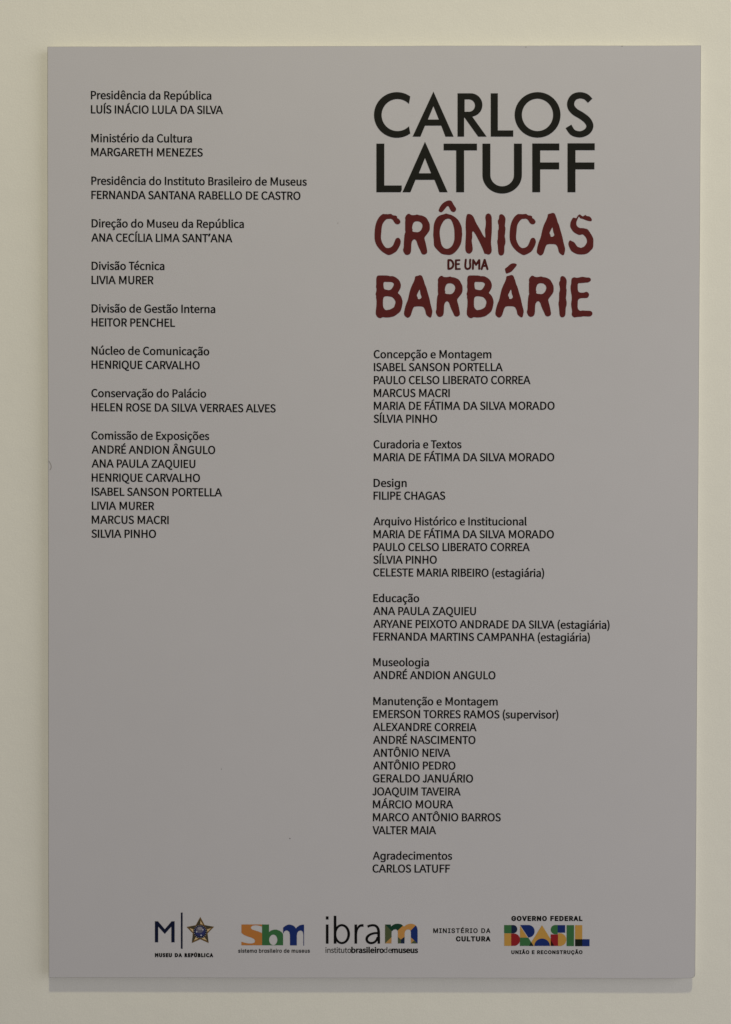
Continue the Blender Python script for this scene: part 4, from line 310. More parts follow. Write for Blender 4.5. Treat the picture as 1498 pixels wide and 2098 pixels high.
DEUMA = [
["D",[[[79.69,272.94],[79.68,272.44],[79.66,271.75],[79.65,270.93],[79.63,270.04],[79.62,269.15],[79.62,268.32],[79.63,267.49],[79.64,266.59],[79.66,265.71],[79.68,264.88],[79.7,264.19],[79.71,263.69],[79.88,263.12],[80.31,262.71],[80.89,262.57],[81.46,262.73],[81.87,263.16],[82.02,263.74],[82.0,264.24],[81.99,264.94],[81.97,265.75],[81.95,266.63],[81.93,267.51],[81.93,268.32],[81.93,269.13],[81.94,270.0],[81.95,270.88],[81.97,271.7],[81.98,272.39],[81.99,272.9],[81.85,273.47],[81.43,273.9],[80.86,274.07],[80.28,273.92],[79.85,273.51]],[[80.89,271.88],[81.19,271.9],[81.59,271.93],[82.01,271.95],[82.41,271.96],[82.74,271.93],[82.95,271.88],[83.16,271.77],[83.41,271.61],[83.67,271.41],[83.91,271.17],[84.12,270.91],[84.3,270.64],[84.46,270.32],[84.61,269.95],[84.74,269.53],[84.84,269.1],[84.9,268.69],[84.93,268.32],[84.91,267.96],[84.85,267.58],[84.77,267.2],[84.65,266.84],[84.51,266.52],[84.35,266.26],[84.18,266.03],[83.94,265.8],[83.66,265.58],[83.35,265.37],[83.03,265.19],[82.75,265.06],[82.49,264.97],[82.17,264.92],[81.8,264.88],[81.41,264.86],[81.06,264.85],[80.78,264.83],[80.23,264.64],[79.86,264.2],[79.75,263.64],[79.94,263.09],[80.38,262.72],[80.95,262.61],[81.18,262.62],[81.52,262.64],[81.97,262.66],[82.49,262.71],[83.04,262.82],[83.58,262.99],[84.07,263.22],[84.52,263.48],[84.98,263.79],[85.42,264.14],[85.84,264.55],[86.2,265.01],[86.5,265.52],[86.73,266.04],[86.91,266.6],[87.05,267.17],[87.13,267.74],[87.15,268.32],[87.12,268.91],[87.03,269.51],[86.9,270.11],[86.71,270.69],[86.49,271.24],[86.23,271.76],[85.91,272.23],[85.55,272.67],[85.15,273.06],[84.72,273.41],[84.25,273.71],[83.72,273.96],[83.11,274.12],[82.5,274.18],[81.93,274.18],[81.43,274.15],[81.05,274.12],[80.79,274.11],[80.24,273.93],[79.85,273.51],[79.73,272.95],[79.9,272.4],[80.32,272.01]]],[]],
["E",[[[87.72,272.76],[87.71,272.28],[87.69,271.63],[87.68,270.85],[87.66,270.0],[87.65,269.14],[87.65,268.31],[87.67,267.46],[87.7,266.54],[87.73,265.61],[87.77,264.74],[87.8,264.01],[87.82,263.49],[87.99,262.94],[88.42,262.55],[88.98,262.42],[89.53,262.59],[89.92,263.01],[90.05,263.57],[90.03,264.1],[90.0,264.83],[89.96,265.69],[89.93,266.61],[89.9,267.52],[89.88,268.33],[89.88,269.12],[89.89,269.97],[89.91,270.8],[89.92,271.57],[89.94,272.23],[89.95,272.71],[89.81,273.27],[89.41,273.68],[88.86,273.84],[88.3,273.71],[87.88,273.31]],[[88.85,271.96],[92.77,272.04],[93.25,272.18],[93.6,272.54],[93.71,273.02],[93.57,273.5],[93.21,273.84],[92.73,273.96],[88.81,273.88],[88.33,273.74],[87.99,273.39],[87.87,272.9],[88.01,272.43],[88.37,272.08]],[[88.98,267.75],[92.21,267.94],[92.68,268.1],[93.01,268.47],[93.11,268.96],[92.95,269.43],[92.58,269.76],[92.09,269.86],[88.86,269.66],[88.39,269.51],[88.06,269.13],[87.96,268.65],[88.12,268.18],[88.49,267.85]],[[88.96,262.53],[93.19,262.65],[93.67,262.79],[94.01,263.15],[94.12,263.64],[93.98,264.11],[93.62,264.45],[93.13,264.57],[88.91,264.45],[88.43,264.31],[88.09,263.95],[87.97,263.47],[88.12,262.99],[88.48,262.65]]],[]],
["U",[[[98.39,273.62],[98.35,273.23],[98.28,272.67],[98.21,272.02],[98.14,271.31],[98.07,270.6],[98.01,269.96],[97.96,269.37],[97.89,268.77],[97.84,268.14],[97.79,267.52],[97.79,266.89],[97.83,266.28],[97.93,265.71],[98.08,265.17],[98.26,264.66],[98.49,264.18],[98.78,263.73],[99.14,263.32],[99.59,262.98],[100.08,262.74],[100.57,262.6],[101.05,262.54],[101.52,262.53],[101.98,262.57],[102.43,262.67],[102.89,262.81],[103.35,263.01],[103.8,263.28],[104.24,263.62],[104.62,264.05],[104.9,264.55],[105.1,265.05],[105.23,265.57],[105.31,266.09],[105.36,266.61],[105.39,267.16],[105.38,267.77],[105.33,268.4],[105.25,269.02],[105.17,269.62],[105.1,270.17],[105.08,270.65],[105.08,271.13],[105.12,271.66],[105.16,272.18],[105.21,272.66],[105.26,273.08],[105.29,273.4],[105.2,273.96],[104.84,274.39],[104.31,274.59],[103.75,274.5],[103.31,274.15],[103.11,273.62],[103.08,273.32],[103.04,272.9],[102.98,272.39],[102.93,271.82],[102.89,271.22],[102.89,270.61],[102.92,269.99],[102.99,269.36],[103.08,268.74],[103.15,268.17],[103.2,267.65],[103.2,267.21],[103.18,266.78],[103.14,266.37],[103.08,266.0],[103.0,265.7],[102.92,265.48],[102.84,265.33],[102.73,265.21],[102.57,265.09],[102.36,264.96],[102.11,264.86],[101.86,264.78],[101.64,264.73],[101.43,264.71],[101.21,264.72],[101.01,264.74],[100.84,264.79],[100.72,264.85],[100.64,264.91],[100.54,265.02],[100.41,265.22],[100.28,265.49],[100.17,265.81],[100.07,266.17],[100.01,266.54],[99.98,266.95],[99.98,267.42],[100.02,267.96],[100.07,268.55],[100.14,269.16],[100.19,269.76],[100.25,270.4],[100.32,271.08],[100.39,271.78],[100.46,272.43],[100.52,272.99],[100.57,273.39],[100.48,273.94],[100.12,274.39],[99.59,274.59],[99.03,274.5],[98.59,274.15]]],[]],
["M",[[[106.26,273.16],[105.98,263.77],[106.11,263.22],[106.5,262.81],[107.04,262.64],[107.59,262.77],[108.01,263.16],[108.17,263.7],[108.45,273.09],[108.32,273.64],[107.93,274.05],[107.39,274.22],[106.84,274.09],[106.42,273.7]],[[106.6,272.35],[109.57,267.56],[109.99,267.17],[110.56,267.03],[111.11,267.2],[111.5,267.62],[111.63,268.18],[111.47,268.73],[108.5,273.52],[108.07,273.91],[107.51,274.05],[106.96,273.88],[106.57,273.46],[106.43,272.9]],[[111.46,267.54],[114.63,272.41],[114.81,272.95],[114.69,273.52],[114.3,273.95],[113.75,274.12],[113.19,274.01],[112.76,273.62],[109.59,268.75],[109.41,268.21],[109.53,267.64],[109.91,267.21],[110.46,267.03],[111.03,267.15]],[[112.81,272.95],[112.76,263.82],[112.91,263.25],[113.33,262.82],[113.91,262.66],[114.49,262.81],[114.91,263.23],[115.07,263.81],[115.12,272.93],[114.97,273.51],[114.55,273.93],[113.97,274.09],[113.39,273.94],[112.97,273.52]]],[]],
["A",[[[118.51,273.67],[115.35,263.89],[115.32,263.32],[115.59,262.8],[116.07,262.49],[116.65,262.46],[117.16,262.72],[117.47,263.2],[120.63,272.98],[120.66,273.56],[120.4,274.07],[119.92,274.38],[119.34,274.41],[118.83,274.15]],[[118.66,273.01],[121.61,263.23],[121.91,262.74],[122.42,262.47],[123.0,262.49],[123.49,262.79],[123.76,263.3],[123.74,263.87],[120.79,273.64],[120.49,274.13],[119.98,274.41],[119.41,274.39],[118.92,274.09],[118.64,273.58]],[[117.75,265.85],[121.4,265.85],[121.98,266.01],[122.4,266.43],[122.55,267.0],[122.39,267.58],[121.97,268.0],[121.4,268.15],[117.74,268.15],[117.17,267.99],[116.75,267.57],[116.6,267.0],[116.75,266.42],[117.17,266.0]],[[118.31,272.89],[118.43,270.21],[118.61,269.64],[119.05,269.24],[119.64,269.11],[120.2,269.29],[120.61,269.73],[120.73,270.31],[120.61,272.99],[120.43,273.56],[119.99,273.96],[119.41,274.09],[118.84,273.91],[118.44,273.47]]],[]]]
MUSEUM = [
["letter","navyblack",1,[[[-234.91,-440.51],[-231.59,-440.5],[-224.18,-449.16],[-216.75,-440.45],[-213.53,-440.44],[-213.54,-463.31],[-217.12,-463.32],[-217.11,-446.21],[-224.18,-454.2],[-231.34,-446.25],[-231.35,-463.37],[-234.94,-463.38]]],[],None],
["divider_bar","navyblack",1,[[[-206.77,-430.92],[-204.87,-430.91],[-204.9,-470.32],[-206.79,-470.33]]],[],None],
["star","bronze",1,[[[-185.74,-435.59],[-180.98,-444.62],[-170.86,-446.25],[-177.9,-453.42],[-176.67,-463.96],[-185.68,-459.89],[-194.94,-464.02],[-193.83,-453.47],[-200.62,-446.6],[-190.61,-444.65]]],[],None],
["star_facet","bronzedark",2,[[[-186.04,-437.57],[-185.75,-439.56],[-186.17,-443.52],[-190.74,-445.03],[-189.75,-444.28]],[[-172.71,-446.51],[-178.14,-448.46],[-180.86,-445.0],[-179.87,-444.62]],[[-198.64,-446.79],[-191.23,-445.03],[-192.96,-448.75],[-196.42,-447.28]],[[-177.16,-463.09],[-180.86,-457.77],[-177.77,-454.16]],[[-194.7,-463.4],[-190.74,-457.8],[-193.7,-454.21]]],[],None],
["star_facet","goldlight",3,[[[-185.67,-439.68],[-182.71,-444.01],[-185.67,-443.28]],[[-197.41,-447.73],[-193.33,-449.13],[-193.46,-452.23]],[[-174.07,-447.83],[-178.27,-449.01],[-177.95,-451.81]],[[-192.47,-461.28],[-190.74,-457.68],[-188.07,-459.03]],[[-178.64,-461.06],[-181.23,-457.65],[-184.2,-459.1]]],[],None],
["globe_ring","navyblack",4,[[[-178.71,-451.49],[-178.8,-452.62],[-179.07,-453.73],[-179.5,-454.78],[-180.09,-455.75],[-180.83,-456.62],[-181.69,-457.36],[-182.65,-457.95],[-183.7,-458.39],[-184.8,-458.66],[-185.93,-458.75],[-187.05,-458.67],[-188.15,-458.41],[-189.2,-457.97],[-190.16,-457.38],[-191.02,-456.65],[-191.76,-455.79],[-192.35,-454.82],[-192.78,-453.77],[-193.05,-452.67],[-193.13,-451.53],[-193.05,-450.4],[-192.78,-449.29],[-192.35,-448.24],[-191.76,-447.27],[-191.02,-446.41],[-190.16,-445.66],[-189.19,-445.07],[-188.15,-444.63],[-187.05,-444.36],[-185.92,-444.27],[-184.79,-444.35],[-183.69,-444.62],[-182.65,-445.05],[-181.68,-445.64],[-180.82,-446.37],[-180.09,-447.23],[-179.5,-448.2],[-179.06,-449.25],[-178.8,-450.35]]],[],None],
["ring_star","silver",5,[[[-179.01,-451.49],[-179.12,-451.75],[-179.38,-451.86],[-179.64,-451.75],[-179.75,-451.49],[-179.64,-451.23],[-179.38,-451.12],[-179.12,-451.23]],[[-179.33,-453.52],[-179.44,-453.78],[-179.7,-453.89],[-179.96,-453.79],[-180.07,-453.52],[-179.96,-453.26],[-179.7,-453.15],[-179.44,-453.26]],[[-180.26,-455.36],[-180.37,-455.62],[-180.63,-455.73],[-180.89,-455.62],[-181.0,-455.36],[-180.89,-455.09],[-180.63,-454.98],[-180.37,-455.09]],[[-181.71,-456.81],[-181.82,-457.08],[-182.08,-457.19],[-182.34,-457.08],[-182.45,-456.82],[-182.34,-456.55],[-182.08,-456.44],[-181.82,-456.55]],[[-183.53,-457.75],[-183.64,-458.02],[-183.9,-458.13],[-184.16,-458.02],[-184.27,-457.76],[-184.16,-457.49],[-183.9,-457.38],[-183.64,-457.49]],[[-185.56,-458.08],[-185.66,-458.35],[-185.93,-458.46],[-186.19,-458.35],[-186.3,-458.09],[-186.19,-457.82],[-185.93,-457.71],[-185.66,-457.82]],[[-187.58,-457.77],[-187.69,-458.03],[-187.95,-458.14],[-188.21,-458.03],[-188.32,-457.77],[-188.21,-457.51],[-187.95,-457.4],[-187.69,-457.5]],[[-189.4,-456.84],[-189.51,-457.1],[-189.77,-457.21],[-190.03,-457.1],[-190.14,-456.84],[-190.03,-456.58],[-189.77,-456.47],[-189.51,-456.58]],[[-190.85,-455.39],[-190.96,-455.65],[-191.22,-455.76],[-191.48,-455.66],[-191.59,-455.39],[-191.48,-455.13],[-191.22,-455.02],[-190.96,-455.13]],[[-191.78,-453.56],[-191.89,-453.82],[-192.15,-453.93],[-192.41,-453.83],[-192.52,-453.56],[-192.41,-453.3],[-192.15,-453.19],[-191.89,-453.3]],[[-192.1,-451.53],[-192.21,-451.79],[-192.47,-451.9],[-192.73,-451.8],[-192.84,-451.53],[-192.73,-451.27],[-192.47,-451.16],[-192.21,-451.27]],[[-191.78,-449.5],[-191.88,-449.76],[-192.15,-449.87],[-192.41,-449.76],[-192.52,-449.5],[-192.41,-449.24],[-192.15,-449.13],[-191.88,-449.24]],[[-190.85,-447.66],[-190.95,-447.93],[-191.22,-448.04],[-191.48,-447.93],[-191.59,-447.66],[-191.48,-447.4],[-191.22,-447.29],[-190.95,-447.4]],[[-189.4,-446.2],[-189.51,-446.47],[-189.77,-446.58],[-190.03,-446.47],[-190.14,-446.21],[-190.03,-445.94],[-189.77,-445.83],[-189.51,-445.94]],[[-187.57,-445.26],[-187.68,-445.53],[-187.94,-445.64],[-188.21,-445.53],[-188.31,-445.27],[-188.2,-445.0],[-187.94,-444.89],[-187.68,-445.0]],[[-185.55,-444.94],[-185.66,-445.2],[-185.92,-445.31],[-186.18,-445.2],[-186.29,-444.94],[-186.18,-444.68],[-185.92,-444.57],[-185.66,-444.67]],[[-183.53,-445.25],[-183.64,-445.52],[-183.9,-445.62],[-184.16,-445.52],[-184.27,-445.25],[-184.16,-444.99],[-183.9,-444.88],[-183.64,-444.99]],[[-181.7,-446.18],[-181.81,-446.44],[-182.07,-446.55],[-182.34,-446.44],[-182.44,-446.18],[-182.34,-445.92],[-182.07,-445.81],[-181.81,-445.92]],[[-180.26,-447.63],[-180.37,-447.89],[-180.63,-448.0],[-180.89,-447.89],[-181.0,-447.63],[-180.89,-447.37],[-180.63,-447.26],[-180.36,-447.37]],[[-179.33,-449.46],[-179.44,-449.72],[-179.7,-449.83],[-179.96,-449.72],[-180.07,-449.46],[-179.96,-449.2],[-179.7,-449.09],[-179.44,-449.2]]],[],None],
["globe","globeblue",5,[[[-180.44,-451.32],[-180.52,-452.28],[-180.77,-453.2],[-181.18,-454.07],[-181.72,-454.86],[-182.4,-455.54],[-183.18,-456.1],[-184.05,-456.51],[-184.97,-456.76],[-185.93,-456.84],[-186.88,-456.76],[-187.8,-456.52],[-188.67,-456.11],[-189.45,-455.57],[-190.12,-454.89],[-190.67,-454.11],[-191.08,-453.24],[-191.32,-452.31],[-191.41,-451.35],[-191.32,-450.4],[-191.07,-449.47],[-190.67,-448.6],[-190.12,-447.81],[-189.45,-447.13],[-188.66,-446.58],[-187.8,-446.17],[-186.87,-445.92],[-185.92,-445.83],[-184.97,-445.91],[-184.05,-446.16],[-183.18,-446.56],[-182.4,-447.11],[-181.72,-447.78],[-181.17,-448.57],[-180.77,-449.44],[-180.52,-450.36]]],[],None],
["globe_shine","globegrey",6,[[[-182.22,-449.46],[-182.31,-450.19],[-182.57,-450.88],[-183.0,-451.51],[-183.57,-452.05],[-184.26,-452.48],[-185.03,-452.78],[-185.87,-452.93],[-186.72,-452.93],[-187.55,-452.78],[-188.33,-452.49],[-189.02,-452.07],[-189.59,-451.53],[-190.02,-450.9],[-190.28,-450.21],[-190.37,-449.49],[-190.28,-448.77],[-190.01,-448.08],[-189.59,-447.45],[-189.02,-446.91],[-188.33,-446.48],[-187.55,-446.18],[-186.72,-446.03],[-185.87,-446.02],[-185.03,-446.17],[-184.25,-446.46],[-183.57,-446.89],[-183.0,-447.43],[-182.57,-448.05],[-182.31,-448.74]]],[],None],
["globe_shine","globelight",7,[[[-183.45,-447.98],[-183.54,-448.46],[-183.8,-448.91],[-184.21,-449.3],[-184.75,-449.6],[-185.37,-449.78],[-186.05,-449.85],[-186.72,-449.79],[-187.34,-449.6],[-187.88,-449.31],[-188.29,-448.93],[-188.55,-448.48],[-188.64,-448.0],[-188.55,-447.52],[-188.29,-447.07],[-187.88,-446.68],[-187.34,-446.38],[-186.72,-446.19],[-186.04,-446.13],[-185.37,-446.19],[-184.75,-446.37],[-184.21,-446.67],[-183.8,-447.05],[-183.54,-447.5]]],[],None],
["globe_star","silver",8,[[[-182.04,-449.34],[-182.2,-449.81],[-182.59,-450.1],[-183.08,-450.1],[-183.47,-449.81],[-183.63,-449.35],[-183.47,-448.88],[-183.08,-448.59],[-182.59,-448.59],[-182.2,-448.87]],[[-188.84,-451.59],[-188.99,-452.09],[-189.38,-452.4],[-189.87,-452.4],[-190.27,-452.09],[-190.42,-451.6],[-190.27,-451.1],[-189.87,-450.8],[-189.38,-450.79],[-188.99,-451.1]],[[-183.97,-455.3],[-184.12,-455.77],[-184.52,-456.06],[-185.01,-456.06],[-185.4,-455.77],[-185.55,-455.3],[-185.4,-454.84],[-185.01,-454.55],[-184.52,-454.55],[-184.12,-454.83]]],[],None]]
SBM = [
["letter","rust",1,[[[-141.22,-443.71],[-118.94,-443.64],[-118.94,-445.86],[-122.31,-444.88],[-125.8,-444.42],[-129.0,-444.9],[-130.75,-446.08],[-131.04,-447.65],[-129.58,-449.23],[-125.8,-450.39],[-122.31,-451.43],[-118.93,-453.05],[-118.93,-466.21],[-141.22,-466.28],[-141.22,-462.42],[-137.44,-463.64],[-133.36,-464.32],[-129.29,-464.31],[-126.96,-463.25],[-126.38,-461.38],[-127.55,-459.33],[-130.46,-457.88],[-135.11,-456.44],[-138.6,-454.99],[-141.22,-452.66]]],[],None],
["letter","green",1,[[[-118.88,-443.64],[-111.37,-443.62],[-111.37,-451.86],[-108.93,-450.1],[-106.02,-449.21],[-103.4,-449.14],[-100.2,-450.19],[-97.87,-451.82],[-96.36,-453.68],[-96.13,-455.43],[-96.12,-466.13],[-118.87,-466.21]]],[[[-102.29,-460.31],[-102.36,-461.3],[-102.56,-462.27],[-102.89,-463.17],[-103.34,-463.99],[-103.89,-464.7],[-104.53,-465.27],[-105.24,-465.7],[-105.99,-465.96],[-106.77,-466.05],[-107.55,-465.97],[-108.3,-465.71],[-109.01,-465.29],[-109.65,-464.72],[-110.2,-464.01],[-110.65,-463.2],[-110.98,-462.29],[-111.18,-461.33],[-111.25,-460.33],[-111.18,-459.34],[-110.98,-458.37],[-110.65,-457.47],[-110.2,-456.65],[-109.65,-455.94],[-109.01,-455.37],[-108.31,-454.94],[-107.55,-454.68],[-106.77,-454.59],[-106.0,-454.68],[-105.24,-454.93],[-104.53,-455.35],[-103.89,-455.92],[-103.34,-456.63],[-102.89,-457.44],[-102.56,-458.35],[-102.36,-459.31]]],None],
["letter","navy",2,[[[-96.07,-446.96],[-93.22,-444.79],[-90.9,-443.79],[-89.15,-443.61],[-86.24,-444.18],[-83.92,-445.58],[-82.17,-447.79],[-80.72,-446.15],[-78.1,-444.39],[-75.77,-443.74],[-73.45,-443.67],[-73.43,-466.47],[-74.13,-466.47],[-74.14,-454.19],[-74.49,-452.15],[-75.48,-450.57],[-77.22,-449.94],[-79.55,-450.7],[-80.89,-452.75],[-81.29,-455.68],[-81.28,-466.2],[-88.56,-466.22],[-88.74,-454.24],[-89.44,-451.61],[-90.89,-450.33],[-92.76,-449.93],[-94.67,-450.87],[-95.84,-453.21],[-96.07,-453.68]]],[],None]]
